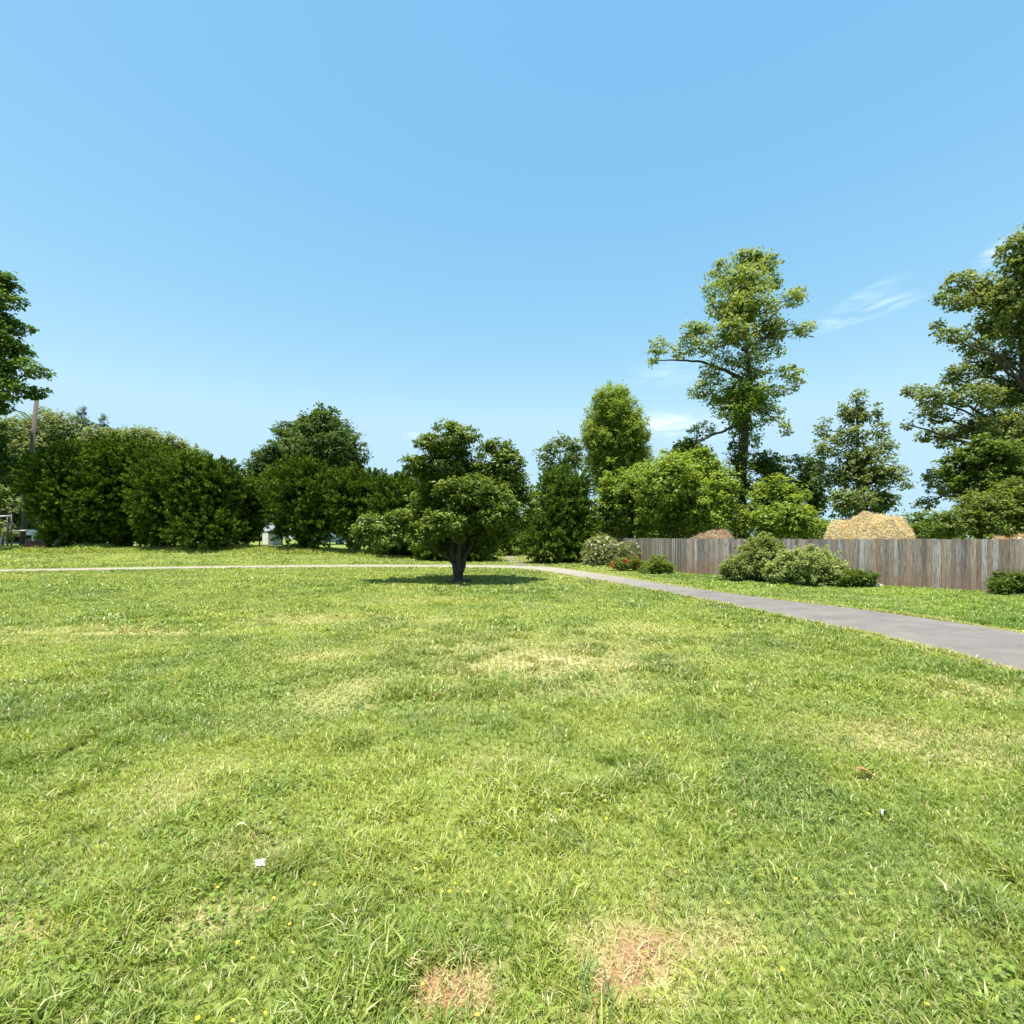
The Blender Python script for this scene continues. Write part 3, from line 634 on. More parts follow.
# --- right of the gap
tree('broadleaf_tree', 'low bright green tree far off in the gap behind the path bend', 'tree', 46, [(514, 546, 13, 10), (505, 536, 12, 12), (522, 533, 13, 12), (500, 550, 9, 8), (518, 555, 12, 5)], 'bright', base_px=513, trunk_r=.15, seed=90, depth=1, ground=True)
tree('broadleaf_tree', 'thin grey green tree with sky showing through, left of the bright oval tree', 'tree', 55, [(550, 452, 12, 8), (562, 442, 10, 8), (574, 450, 10, 12), (545, 462, 9, 6), (570, 465, 16, 9), (556, 470, 14, 8)], 'pale', base_px=562, trunk_r=.2, seed=91, depth=1.5,
     over=dict(cov=.75, cr=.5, pal=[(.05, .09, .035), (.09, .14, .055), (.15, .20, .09)]))
tree('broadleaf_tree', 'bright green oval tree standing tall left of the tall sparse tree', 'tree', 44,
     [(613, 405, 14, 16), (605, 418, 18, 14), (622, 415, 16, 16), (634, 432, 14, 15), (598, 440, 14, 16), (616, 440, 26, 24), (604, 460, 18, 16), (632, 455, 16, 16), (592, 430, 8, 8), (614, 478, 22, 18), (600, 400, 7, 8), (618, 393, 10, 6)], 'bright', base_px=620, trunk_r=.28, seed=92, depth=1.6, over=dict(cr=.36, L=.2, W=.09, flat=1.2))
RB = 'bright bushy trees massed behind the fence'
for i, (px, bl, lab, Y) in enumerate([
    (630, [(628, 492, 26, 22), (612, 510, 20, 20), (640, 515, 26, 22), (650, 480, 18, 18)], 'bright bushy tree behind the far end of the fence', 36),
    (675, [(668, 480, 24, 22), (690, 490, 24, 22), (672, 512, 28, 24), (655, 500, 20, 22), (700, 515, 20, 22), (672, 465, 14, 12)], 'broad leafy bush tree behind the fence left of the tall trunk', 33),
    (712, [(708, 478, 18, 18), (720, 495, 16, 22), (714, 516, 20, 18), (700, 462, 14, 12)], 'leafy tree nearest the left side of the tall ivy covered trunk', 34),
    (775, [(770, 500, 18, 20), (785, 515, 22, 18), (800, 522, 18, 13), (768, 522, 20, 14), (790, 495, 12, 12)], 'bright low tree behind the fence, right of the tall trunk', 33)]):
    tree('broadleaf_tree', lab, 'tree', Y, bl, 'bright', base_px=px, group=RB, trunk_r=.2, seed=100 + i, depth=1.3)
tree('conifer_tree', 'small dark tree showing under the low limb of the tall sparse tree', 'tree', 40, [(690, 448, 11, 10), (680, 455, 12, 10), (702, 458, 10, 10), (688, 470, 18, 14)], 'maple', base_px=688, trunk_r=.18, seed=110, depth=.8)
def tall_extra(mb, o_):
    Y = 38
    for (x0, y0, x1, y1, d, r0, r1) in [(743, 424, 700, 441, -.3, .13, .07), (700, 441, 688, 456, -.3, .07, .04), (746, 381, 703, 362, 0, .16, .09), (703, 362, 672, 360, 0, .09, .06), (672, 360, 650, 362, 0, .06, .03), (742, 350, 775, 334, 0, .15, .08), (775, 334, 806, 328, 0, .08, .03),
                                        (745, 340, 790, 300, 0, .13, .04), (738, 345, 712, 300, .2, .14, .05)]:
        limb(mb, Vector((PX(x0, Y), Y, PZ(y0, Y))) - o_, Vector((PX(x1, Y), Y + d, PZ(y1, Y))) - o_, r0, r1, .06, 6, .02)
tree('tulip_tree', 'very tall sparse tree with a bare left limb rising above the fence', 'tree', 38,
     [(749, 260, 20, 10), (718, 268, 9, 7), (769, 264, 12, 8), (745, 284, 26, 16), (775, 282, 8, 8), (724, 280, 10, 10), (711, 288, 6, 10), (749, 308, 26, 16), (792, 299, 12, 8), (800, 292, 5, 6), (714, 310, 8, 8), (803, 329, 11, 8), (772, 328, 18, 12), (695, 332, 12, 11), (734, 334, 22, 14),
      (684, 350, 10, 7), (659, 346, 10, 7), (652, 362, 5, 5), (766, 348, 17, 9), (712, 380, 12, 5), (700, 392, 12, 8), (788, 372, 13, 7), (796, 382, 7, 6), (770, 414, 10, 8), (784, 428, 5, 8), (702, 430, 12, 7), (724, 361, 13, 7), (748, 360, 14, 8), (709, 371, 10, 6), (762, 372, 9, 5), (776, 392, 12, 6), (730, 310, 14, 12), (705, 345, 12, 9),
      (742, 392, 26, 12, -.8, 'bright'), (736, 410, 22, 11, -.8, 'bright'), (755, 402, 18, 10, .4, 'bright'), (722, 398, 16, 9, .5, 'bright'), (744, 425, 14, 10, .3, 'bright'), (738, 448, 8, 14, -.3, 'maple'), (739, 468, 10, 14, -.4, 'maple'), (740, 488, 12, 14, -.4, 'maple'), (741, 510, 13, 18, -.4, 'maple'), (742, 530, 13, 14, -.3, 'maple'), (752, 440, 9, 7, .6), (744, 375, 14, 6, .2)], 'tulip',
     base_px=741, trunk_r=.34, seed=120, depth=1.8, trunk_top=(752, 262), fork=.52, extra=tall_extra, twigs=6, reach=2.4, lf=.25, over=dict(cr=.33, L=.17, W=.135, cov=.95))
for i, (px, bl, lab, Y) in enumerate([
    (765, [(762, 462, 14, 12), (775, 470, 14, 14), (768, 486, 18, 12)], 'dark leafy tree close behind the right side of the tall ivy covered trunk', 42),
    (815, [(806, 470, 10, 12), (815, 488, 13, 14), (800, 485, 13, 10), (812, 506, 14, 14), (796, 462, 6, 6), (818, 462, 6, 8)], 'slim tree between the tall sparse tree and the pointed tree', 40)]):
    tree('broadleaf_tree', lab, 'tree', Y, bl, 'tulip', base_px=px, group='middle height trees behind the fence', trunk_r=.18, seed=130 + i, depth=1, over=dict(pal=[(.035, .075, .018), (.07, .13, .03), (.13, .19, .06)], cov=1.2))
tree('tulip_tree', 'pointed grey green tree rising behind the straw heap', 'tree', 34,
     [(857, 398, 5, 10), (856, 416, 11, 12), (823, 430, 6, 10), (852, 436, 17, 10), (830, 448, 12, 10), (882, 430, 6, 8), (884, 446, 9, 10), (860, 460, 22, 13), (846, 478, 18, 12), (878, 476, 17, 12), (897, 474, 9, 8), (905, 484, 5, 5), (850, 500, 20, 12), (880, 500, 16, 12), (826, 470, 8, 12), (858, 515, 22, 8), (874, 415, 5, 8), (842, 410, 4, 7)],
     'tulip', base_px=860, trunk_r=.24, seed=140, depth=1.4, trunk_top=(857, 400), fork=.3, over=dict(pal=[(.05, .085, .03), (.10, .155, .045), (.22, .28, .12)], cov=1.1, L=.17, W=.125, cr=.32))
tree('tulip_tree', 'huge leafy tree cut off by the right edge, far taller than the fence', 'tree', 27,
     [(1018, 240, 11, 9), (1012, 262, 12, 9), (1000, 252, 6, 5), (1030, 262, 18, 22), (960, 282, 15, 8), (946, 298, 9, 7), (985, 290, 22, 14), (965, 300, 15, 9), (1005, 300, 18, 18), (996, 325, 22, 14), (952, 335, 14, 6), (938, 328, 6, 5), (972, 345, 14, 8), (992, 360, 22, 13), (960, 374, 18, 9), (914, 390, 12, 5), (935, 398, 18, 9), (970, 395, 22, 12), (1003, 392, 24, 18),
      (935, 415, 16, 8), (908, 425, 5, 4), (925, 435, 8, 6), (952, 436, 18, 11), (985, 425, 24, 16), (1010, 430, 24, 20), (938, 478, 15, 8), (925, 503, 10, 5), (948, 492, 10, 8), (1040, 320, 30, 40), (1050, 390, 36, 40), (1060, 270, 30, 34), (1090, 340, 34, 44), (1045, 235, 22, 20)],
     'tulip', base_px=1020, trunk_r=.42, seed=150, depth=2.2, trunk_top=(1030, 250), fork=.3, twigs=7, lf=.2, over=dict(L=.15, W=.115, cr=.28, cov=1.1, pal=[(.055, .09, .03), (.11, .165, .05), (.24, .30, .14)]))
tree('maple_tree', 'dense dark tree under the huge crown at the right edge', 'tree', 24, [(985, 455, 28, 18), (1005, 475, 34, 20), (955, 468, 18, 12), (1040, 470, 34, 26), (975, 482, 24, 12)], 'maple', base_px=1000, trunk_r=.25, seed=151, depth=1.0,
     over=dict(L=.16, W=.12, cr=.34, cov=2.0))
tree('broadleaf_tree', 'bright green bushy tree behind the fence at the right edge', 'tree', 21.5, [(985, 508, 26, 18), (1012, 500, 26, 22), (960, 520, 20, 14), (1040, 505, 28, 24), (1000, 525, 34, 12), (948, 528, 10, 8)], 'bright', base_px=1005, trunk_r=.18, seed=152, depth=.6,
     over=dict(L=.13, W=.08, cr=.28, pal=[(.05, .09, .02), (.09, .145, .03), (.17, .225, .05)]))
tree('broadleaf_tree', 'low far off bush in the sky gap right of the straw heap', 'bush', 60, [(922, 530, 12, 6), (905, 534, 9, 5), (935, 531, 8, 7)], 'maple', base_px=922, trunk_r=.12, seed=153, depth=.8)

# far-off wood closing the horizon behind everything
r_ = np.random.default_rng(5); bl = []
for x in np.arange(-170, 175, 7.0):
    Yf = 125 + r_.uniform(-8, 8); hgt = 3.0 + 1.6 * r_.random(); bl.append((x + r_.uniform(-2, 2), Yf, 1.2 + hgt * .4, 5.0, 4.0, hgt, None))
V, T, K, _ = crown(bl, 'maple', ground=True, over=dict(L=.7, W=.5, cr=1.3, cov=1.6), seed=3)
tag(mesh_np('woodland', V, tris=T, mat=M_LEAF, col=K), 'low green far-off wood along the horizon behind all the trees', 'woodland', kind='stuff')

# ------------------------------------------------------------------ wooden fence
A0 = Vector((7.3, 38.0, 0)); A1 = Vector((8.25, 24.2, 0)); B1 = Vector((23.1, 6.05, 0))
fence = empty('wooden_fence', (A1.x, A1.y, 0), 'long weathered grey board fence running along the far side of the path', 'fence')
def bays(a, b, name, seed, light=1.0):
    random.seed(seed); d = (b - a); ln = d.length; d = d / ln; nrm = Vector((d.y, -d.x, 0)); 
    if nrm.dot(Vector((0, 0, 0)) - a) < 0: nrm = -nrm
    rz = math.atan2(d.y, d.x); o_ = Vector(fence.location); nb = max(1, round(ln / 2.44)); bl_ = ln / nb
    for k in range(nb):
        mb = MB(); s = k * bl_ + .004; e = (k + 1) * bl_ - .004; hue = random.random(); hb = random.uniform(-.02, .015)
        while s < e - .02:
            w = min(random.uniform(.118, .138), e - s); hh = 1.685 + hb + random.uniform(-.022, .018)
            c_ = a + d * (s + w / 2) + nrm * random.uniform(-.004, .004)
            g = random.random(); tone = random.choice([random.uniform(.6, .85), random.uniform(.85, 1.15), random.uniform(1.0, 1.4)]) * light
            col = Vector((.222, .190, .176)).lerp(Vector((.29, .19, .125)), max(0, g - .45) * 1.3) if g > .25 else Vector((.295, .275, .265))
            mb.col = tuple(col * tone)
            M = Euler((random.uniform(-.006, .006), random.uniform(-.004, .004), rz + random.uniform(-.008, .008))).to_matrix()
            bot = -.02 + random.uniform(0, .03)
            cc_ = Vector((c_.x, c_.y, (hh + bot) / 2)) - o_
            x, y, z = (w - .003) / 2, .009, (hh - bot) / 2; ch = .012
            prof = [(-x, -z), (x, -z), (x, z - ch), (x - ch, z), (-x + ch, z), (-x, z - ch)]
            vs = [cc_ + M @ Vector((px_, -y, pz_)) for px_, pz_ in prof] + [cc_ + M @ Vector((px_, y, pz_)) for px_, pz_ in prof]
            mb.add(vs, [(0, 1, 2, 3, 4, 5), (11, 10, 9, 8, 7, 6)] + [(i, i + 6, (i + 1) % 6 + 6, (i + 1) % 6) for i in range(6)])
            s += w
        mb.build('board_panel', mf, fence)
    mr = MB(); mr.col = (.25, .22, .2)
    for zz in (.4, .95, 1.45): 
        c_ = (a + b) / 2 - nrm * .035 + Vector((0, 0, zz)) - o_; mr.box(c_, (ln, .04, .09), rz)
    mr.build('rail', mf, fence)
    for k in range(nb + 1):
        mp2 = MB(); mp2.col = (.22, .2, .18); c_ = a + d * (k * bl_) - nrm * .10 + Vector((0, 0, .80)) - o_; mp2.box(c_, (.09, .09, 1.6), rz); mp2.build('post', mf, fence)
bays(A0, A1, 'far', 11, 1.05); bays(A1 + (B1 - A1).normalized() * .02, B1, 'near', 12)

# ------------------------------------------------------------------ straw heaps behind the fence
M_STRAW = leafmat('straw', .25, .6, .3)
mcore, t, b, o = mat('straw_heap'); n = noise(t, objco(t), 9, 8, .75); L(t, ramp(t, n, [(.3, (.34, .25, .14)), (.7, (.76, .62, .40))]), b.inputs['Base Color']); b.inputs['Roughness'].default_value = .95
bp = N(t, 'ShaderNodeBump'); bp.inputs['Strength'].default_value = 1; bp.inputs['Distance'].default_value = .08; L(t, n, bp.inputs['Height']); L(t, bp.outputs[0], b.inputs['Normal'])
def heap(name, label, Y, lumps, tint, seed, n=9000, group=None, stick=None):
    """lumps (px, top py, half width px): overlapping mounds on the ground"""
    r_ = np.random.default_rng(seed); L_ = [(PX(px, Y), Y + dy, PZ(py, Y), w / F * Y) for px, py, w, dy in lumps]
    cx = np.mean([l[0] for l in L_]); root = empty(name, (cx, Y, 0), label, 'straw heap' if 'straw' in label else 'brush pile', group)
    x0 = min(l[0] - l[3] for l in L_) - .3; x1 = max(l[0] + l[3] for l in L_) + .3; dmax = max(l[3] for l in L_) * 1.0
    def hz(x, y):
        z = np.zeros_like(x)
        for (lx, ly, lz, lw) in L_:
            q = np.clip(1 - ((x - lx) / lw) ** 2 - ((y - ly) / (lw * .85)) ** 2, 0, 1); z = np.maximum(z, lz * q ** .32)
        zc = max(l[2] for l in L_) * (.97 + .10 * (fbm(x, y, .5, seed + 7, 2) - .5))
        return np.minimum(z * (1 + .30 * (fbm(x, y, .5, seed, 3) - .5)), zc) + (fbm(x, y, .38, seed + 4, 2) - .5) * .42 * (z > .3) + (fbm(x, y, .22, seed + 2, 2) - .5) * .10 * (z > .05)
    gx, gy = np.meshgrid(np.linspace(x0, x1, 110), np.linspace(Y - dmax - .8, Y + dmax + .8, 90)); z = hz(gx.ravel(), gy.ravel())
    V = np.stack([gx.ravel() - cx, gy.ravel() - Y, z - .03], 1); i = (np.arange(89)[:, None] * 110 + np.arange(109)[None]).ravel()
    Q = np.stack([i, i + 1, i + 111, i + 110], 1); keep = (z[Q].max(1) > .02); mesh_np('mound', V, quads=Q[keep], mat=mcore, parent=root, smooth=True)
    x = x0 + (x1 - x0) * r_.random(n * 3); y = Y - dmax - .5 + (2 * dmax + 1) * r_.random(n * 3); z = hz(x, y); k = z > .3; x, y, z = x[k], y[k], z[k]; m_ = len(x)
    D = unit(r_.normal(size=(m_, 3)) * [1, 1, .55]); Nn = unit(r_.normal(size=(m_, 3)) + [0, 0, .8])
    P = np.stack([x - cx, y - Y, z + .02 * r_.random(m_)], 1); col = np.array(tint) * (.55 + .75 * r_.random((m_, 1))) 
    V, T, K = leaves(P, D, Nn, .07 + .14 * r_.random(m_), .007 + .011 * r_.random(m_), col, .1)
    mesh_np('straw', V, tris=T, mat=M_STRAW, col=K, parent=root)
    if stick:
        mb = MB(); mb.tube([(PX(stick[0], Y) - cx, 0, PZ(stick[1], Y)), (PX(stick[2], Y) - cx, .1, PZ(stick[3], Y))], [.035, .02], 6); mb.build('stick', M_BARKG, root)
heap('straw_heap', 'big golden straw heap showing above the fence under the pointed tree', 24, [(874, 515, 28, 0), (888, 518, 26, .2), (862, 518, 24, -.2), (900, 524, 16, .1), (848, 521, 18, .3), (836, 526, 13, 0)], (.84, .73, .52), 3, 26000)
heap('brush_heap', 'low reddish brown brush heap with a stick above the fence, left of the big shrub', 28, [(717, 532.5, 20, 0), (704, 535, 16, 0)], (.56, .43, .34), 4, 12000, stick=(714, 534, 718, 524))
heap('straw_heap', 'barely visible straw heap tops above the fence at the right edge', 20, [(1000, 535.5, 16, 0), (1030, 536, 16, .2)], (.62, .45, .27), 5, 4000)

# ------------------------------------------------------------------ shrubs and flowers along the fence
def shrub(name, label, base, blobs, sty='shrub', over=None, seed=1, flowers=None, cat='shrub', group=None):
    Y = F * H / (base[1] - HZ)
    root = tree(name, label, cat, Y, blobs, sty, base_px=base[0], trunk_r=.05, seed=seed, depth=.12, ground=True, over=over, twigs=4, fork=.05, parts=('foliage', 'stem'), group=group)
    if flowers:
        n, colr, size, box = flowers; r_ = np.random.default_rng(seed + 900); o_ = np.array(root.location)
        # blossoms scattered on the side the light reaches
        P = []
        while len(P) < n:
            b_ = blobs[r_.integers(len(blobs))]; d = unit(r_.normal(size=3)); d[1] = -abs(d[1])
            px = b_[0] + d[0] * b_[2]; py = b_[1] - d[2] * b_[3]
            if box and not (box[0] < px < box[2] and box[1] < py < box[3]): continue
            Yb = Y + d[1] * (b_[2] + b_[3]) / 2 * Y / F * 1.08; p = np.array([PX(px, Yb), Yb, PZ(py, Yb)])
            if p[2] > .05: P.append(p - o_)
        P = np.repeat(np.array(P), 6, 0); m_ = len(P); D = unit(r_.normal(size=(m_, 3)) + [0, -.4, .3]); Nn = unit(r_.normal(size=(m_, 3)))
        V, T, K = leaves(P, D, Nn, size * (.7 + .6 * r_.random(m_)), size * (.6 + .5 * r_.random(m_)), np.array(colr) * (.8 + .3 * r_.random((m_, 1))))
        mesh_np('blossom', V, tris=T, mat=M_PETAL, col=K, parent=root)
    return root
shrub('flowering_shrub', 'pale flowering shrub with creamy white blossom at the far end of the fence', (602, 566), [(598, 556, 14, 12), (610, 552, 12, 12), (603, 546, 14, 10), (615, 561, 9, 7), (590, 562, 7, 7), (594, 545, 8, 6)],
      over=dict(pal=[(.06, .10, .03), (.13, .18, .06), (.26, .30, .15)], cov=1.6), seed=201, flowers=(240, (.72, .70, .58), .11, None))
shrub('climbing_rose', 'thin climbing rose with white blossom leaning on the fence right of the cream shrub', (634, 566), [(632, 546, 6, 5), (640, 552, 5, 6), (628, 553, 5, 5), (622, 548, 6, 5)],
      over=dict(pal=[(.07, .11, .03), (.13, .18, .06), (.26, .30, .15)], cov=.8), seed=202, flowers=(45, (.74, .72, .62), .10, None))
shrub('red_flower_bush', 'low bush covered in red flowers at the grass edge before the fence', (622, 571), [(618, 565, 8, 5), (630, 562, 9, 6), (638, 566, 8, 5), (647, 567, 8, 4)],
      over=dict(cov=1.8), seed=203, flowers=(30, (.85, .05, .035), .075, (608, 553, 642, 570)), cat='flower bush')
shrub('box_shrub', 'small round yellow green shrub just left of the light fence boards', (661, 574), [(660, 565, 10, 8), (654, 568, 8, 5), (667, 568, 7, 5)], over=dict(pal=[(.05, .09, .012), (.09, .15, .02), (.17, .24, .035)]), seed=204)
shrub('weed_clump', 'low weedy plants between the small round shrub and the red flowers', (648, 574), [(645, 571, 8, 4), (655, 573, 5, 3)], over=dict(cov=1.2), seed=205, cat='weeds')
shrub('spreading_shrub', 'left olive green half of the two big shrubs in front of the fence', (752, 581), [(758, 556, 20, 16), (742, 566, 18, 12), (768, 550, 14, 12), (732, 570, 12, 9), (756, 568, 24, 12), (762, 543, 13, 7)],
      over=dict(pal=[(.06, .10, .03), (.12, .175, .05), (.24, .30, .11)], L=.085), seed=206)
shrub('spreading_shrub', 'right pale leaved mounded half of the two big shrubs before the fence', (804, 584.5), [(800, 562, 24, 15), (820, 568, 18, 13), (785, 570, 18, 12), (808, 573, 30, 11), (832, 575, 10, 8), (778, 577, 12, 6)],
      over=dict(pal=[(.08, .13, .045), (.17, .245, .09), (.34, .42, .20)], L=.085), seed=207)
shrub('box_shrub', 'small dark clipped shrub touching the right end of the big pale shrub', (857, 587), [(857, 578, 15, 8), (848, 580, 9, 6), (867, 579, 9, 6)], over=dict(pal=[(.035, .07, .01), (.06, .11, .016), (.12, .17, .03)]), seed=208)
shrub('box_shrub', 'small dark clipped shrub at the right edge in front of the fence', (1014, 594.5), [(1010, 583, 15, 9), (1000, 586, 8, 6), (1024, 582, 14, 10), (1036, 586, 10, 7)], over=dict(pal=[(.035, .07, .01), (.06, .11, .016), (.12, .17, .03)]), seed=209)
# pale stones at the shrub feet
def stone(px, py, s, label):
    x, y = G(px, py); import bmesh
    bm = bmesh.new(); bmesh.ops.create_icosphere(bm, subdivisions=3, radius=s)
    for v in bm.verts:
        v.co = Vector((v.co.x * 1.3, v.co.y, v.co.z * .62)) * (1 + .25 * (float(vnoise(v.co.x * 6 + px, v.co.y * 6 + v.co.z * 5, .8, 5)) - .5))
    me = bpy.data.meshes.new('stone'); bm.to_mesh(me); bm.free(); me.materials.append(plain('stone_%d' % px, (.50, .46, .34), .9, 0, .25, 12))
    for p in me.polygons: p.use_smooth = True
    o = bpy.data.objects.new('stone', me); COL.objects.link(o); o.location = (x, y, s * .25); tag(o, label, 'stone')
stone(877, 587, .15, 'pale yellowish stone in the grass right of the dark clipped shrub')
stone(664, 574.5, .10, 'whitish stone at the foot of the small round shrub')

# ------------------------------------------------------------------ left edge: pole, gate, house, mailbox
YP = 46.0; zb = float(gz(PX(22, YP), YP)); M_POLE = barkmat('pole_wood', (.075, .062, .052), (.17, .145, .125))
pole = empty('utility_pole', (PX(22, YP), YP, zb), 'leaning brown wooden utility pole with a street lamp arm at the left', 'pole'); P0 = Vector(pole.location)
mb = MB(); topp = Vector((PX(37, YP), YP, PZ(397, YP))) - P0; mb.tube([Vector((0, 0, -.2)), topp * .5, topp], [.22, .19, .16], 14); mb.build('shaft', M_POLE, pole, True)
M_GALV = plain('galvanised', (.30, .31, .32), .45, .6, .1); mb = MB()
at_ = lambda px, py: Vector((PX(px, YP), YP - .25, PZ(py, YP))) - P0
mb.tube([at_(33, 418), at_(27, 413.5), at_(20, 411.5), at_(12, 411.5), at_(7, 412.5)], .055, 8)
mb.tube([at_(32.5, 422), at_(24, 414)], .03, 6); mb.build('arm', plain('weathered_alloy', (.6, .6, .58), .5, .1, .1), pole, True)
mb = MB(); mb.tube([at_(9, 412.5), at_(7, 413), at_(2, 413.8), at_(0, 414)], [.07, .17, .15, .05], 10); mb.build('lamp_head', M_GALV, pole, True)

M_BLACK = plain('black_paint', (.03, .03, .032), .5); YG = 37.0; zg = float(gz(PX(8, YG), YG))
gate = empty('metal_gate', (PX(8, YG), YG, zg), 'dark metal post and pipe rail gate at the left edge before the pole', 'gate'); G0 = Vector(gate.location)
ga = lambda px, py: Vector((PX(px, YG), YG, PZ(py, YG))) - G0
for px, top in ((7.5, 515), (11.5, 514)):
    mb = MB(); mb.tube([ga(px, 546), ga(px, top)], .05, 8); mb.build('post', M_BLACK, gate, True)
mb = MB(); mb.tube([ga(-40, 518), ga(11, 516)], .055, 8); mb.build('rail', M_GALV, gate, True)
mb = MB(); mb.tube([ga(11, 531), ga(27, 530.5)], .05, 8); mb.build('rail', M_GALV, gate, True)

def house(name, label, loc, w, d, h, rh, cw, cr, wins, rz=0, cat='house'):
    root = empty(name, loc, label, cat, rz=rz); mw = plain(name + '_siding', cw, .7, 0, .06, 3); mr = plain(name + '_shingle', cr, .9, 0, .2, 8); mt = plain(name + '_trim', (.75, .75, .74), .6, 0, .05)
    mgl, t, b, o = mat(name + '_glass'); b.inputs['Base Color'].default_value = (.03, .04, .05, 1); b.inputs['Roughness'].default_value = .08
    mb = MB(); mb.add([(-w / 2, -d / 2, -.3), (w / 2, -d / 2, -.3), (w / 2, d / 2, -.3), (-w / 2, d / 2, -.3), (-w / 2, -d / 2, h), (w / 2, -d / 2, h), (w / 2, d / 2, h), (-w / 2, d / 2, h), (-w / 2, 0, h + rh - .02), (w / 2, 0, h + rh - .02)],
        [(0, 1, 5, 4), (2, 3, 7, 6), (1, 2, 6, 9, 5), (3, 0, 4, 8, 7)])
    k = .15
    while k < h - .1:
        mb.box((0, -d / 2 - .008, k), (w + .02, .018, .022)); k += max(.16, h / 18)
    mb.build('wall', mw, root)
    mb = MB(); e = min(.35, w * .08); s = rh / (d / 2)
    for sg in (-1, 1):
        a = [(-w / 2 - e, sg * (d / 2 + e), h - e * s), (w / 2 + e, sg * (d / 2 + e), h - e * s), (w / 2 + e, 0, h + rh), (-w / 2 - e, 0, h + rh)]
        b2 = [(x, y, z + .1) for x, y, z in a]; mb.add(a + b2, [(0, 1, 2, 3), (4, 5, 6, 7), (0, 1, 5, 4), (1, 2, 6, 5), (3, 0, 4, 7)])
    mb.build('roof', mr, root)
    for kind, x, z, ww, hh in wins:
        if kind == 'door':
            mb = MB(); mb.box((x, -d / 2 - .035, z), (ww, .05, hh)); dr = mb.build('door', mt, root)
            mb = MB(); mb.tube([(x + ww * .38, -d / 2 - .06, z), (x + ww * .38, -d / 2 - .11, z)], .03, 6); mb.build('handle', M_BLACK, dr)
        else:
            mb = MB()
            for cx_, cz_, a_, b_ in ((x, z + hh / 2, ww + .12, .08), (x, z - hh / 2, ww + .12, .08), (x - ww / 2, z, .08, hh), (x + ww / 2, z, .08, hh), (x, z, ww, .05)): mb.box((cx_, -d / 2 - .04, cz_), (a_, .06, b_))
            wn = mb.build('window', mt, root); mb = MB(); mb.box((x, -d / 2 - .022, z), (ww, .02, hh)); mb.build('pane', mgl, wn)
    return root
Yh = 58; house('house', 'pale blue grey sided house glimpsed behind the tree at the left edge', (PX(-25, Yh), Yh + 3, 1.0), 11, 7, 3.6, 2.4, (.10, .125, .15), (.20, .21, .23), [('window', 3.6, 1.7, 1.2, 1.3), ('window', 1.0, 1.7, 1.2, 1.3), ('window', -3, 1.7, 1.2, 1.3)])
Ys = 54; house('garden_shed', 'small white shed with grey roof glimpsed through the hedge gap', (PX(268, Ys), Ys + 1, .95), 1.25, 1.6, 1.45, .55, (.24, .25, .27), (.20, .21, .24), [('door', -.2, .75, .7, 1.4)], rz=math.radians(-12), cat='shed')
YX = 45; mbx = empty('mailbox', (PX(33, YX), YX, .95), 'small white mailbox on a post beside the utility pole', 'mailbox'); M_WHITE = plain('white_paint', (.8, .8, .78), .5, 0, .05)
mb = MB(); mb.box((0, 0, .5), (.12, .12, 1.0)); mb.build('post', M_WHITE, mbx)
mb = MB(); pr = [(-.22, 0), (.22, 0), (.22, .28), (.15, .42), (0, .48), (-.15, .42), (-.22, .28)]
mb.add([(x, -.4, 1.0 + z) for x, z in pr] + [(x, .4, 1.0 + z) for x, z in pr], [tuple(range(7)), tuple(range(13, 6, -1))] + [(i, (i + 1) % 7, (i + 1) % 7 + 7, i + 7) for i in range(7)]); mb.build('box', M_WHITE, mbx)
# reddish mulch bed by the pole
V = []; Tn = 26
for i in range(Tn):
    for j in range(6):
        px = 24 + 24 * i / (Tn - 1); y = 40.0 + 2.0 * j / 5; x = PX(px, y)
        V.append((x, y, float(gz(x, y)) + (.0 if j in (0, 5) or i in (0, Tn - 1) else .5 + .08 * math.sin(i * 2.1 + j))))
o = mesh_np('mulch_bed', V, quads=[(i * 6 + j, (i + 1) * 6 + j, (i + 1) * 6 + j + 1, i * 6 + j + 1) for i in range(Tn - 1) for j in range(5)], mat=plain('red_mulch', (.15, .06, .038), .95, 0, .5, 14), smooth=True); tag(o, kind='structure')

# wire fence with posts in the hedge gap
YW = 43.5; zw = float(gz(PX(270, YW), YW)); wf = empty('wire_fence', (PX(270, YW), YW, zw), 'low wire fence on dark posts in the hedge gap', 'fence'); W0 = Vector(wf.location)
for px in (259.5, 282, 305, 330):
    mb = MB(); x = PX(px, YW); mb.tube([Vector((x, YW, .3)) - W0, Vector((x, YW, zw + 1.35)) - W0], .055, 6); mb.build('post', M_BLACK, wf)
mb = MB()
for k in range(7): mb.tube([Vector((PX(259.5, YW), YW, zw + .15 + k * .17)) - W0, Vector((PX(330, YW), YW, zw + .15 + k * .17)) - W0], .007, 4)
mb.build('wire', M_GALV, wf)

# parked car glimpsed under the junipers
YC = 60; car = empty('parked_car', (PX(328, YC), YC, .85), 'pale blue silver parked car glimpsed beneath the juniper branches', 'car', rz=math.radians(8))
M_CAR = plain('car_paint', (.50, .56, .64), .25, .4, .03); M_CGL = plain('car_glass', (.04, .05, .06), .05, 0, .05); M_TYRE = plain('tyre', (.03, .03, .03), .85); M_RED = plain('tail_lamp', (.5, .03, .02), .3)
side = [(-2.1, .35), (-2.15, .75), (-1.95, .95), (-1.2, 1.02), (1.15, 1.0), (1.9, .85), (2.15, .6), (2.12, .33)]
mb = MB(); n = len(side); mb.add([(x, -.85, z) for x, z in side] + [(x, .85, z) for x, z in side], [tuple(range(n))[::-1], tuple(range(n, 2 * n))] + [(i, (i + 1) % n, (i + 1) % n + n, i + n) for i in range(n)]); mb.build('body', M_CAR, car)
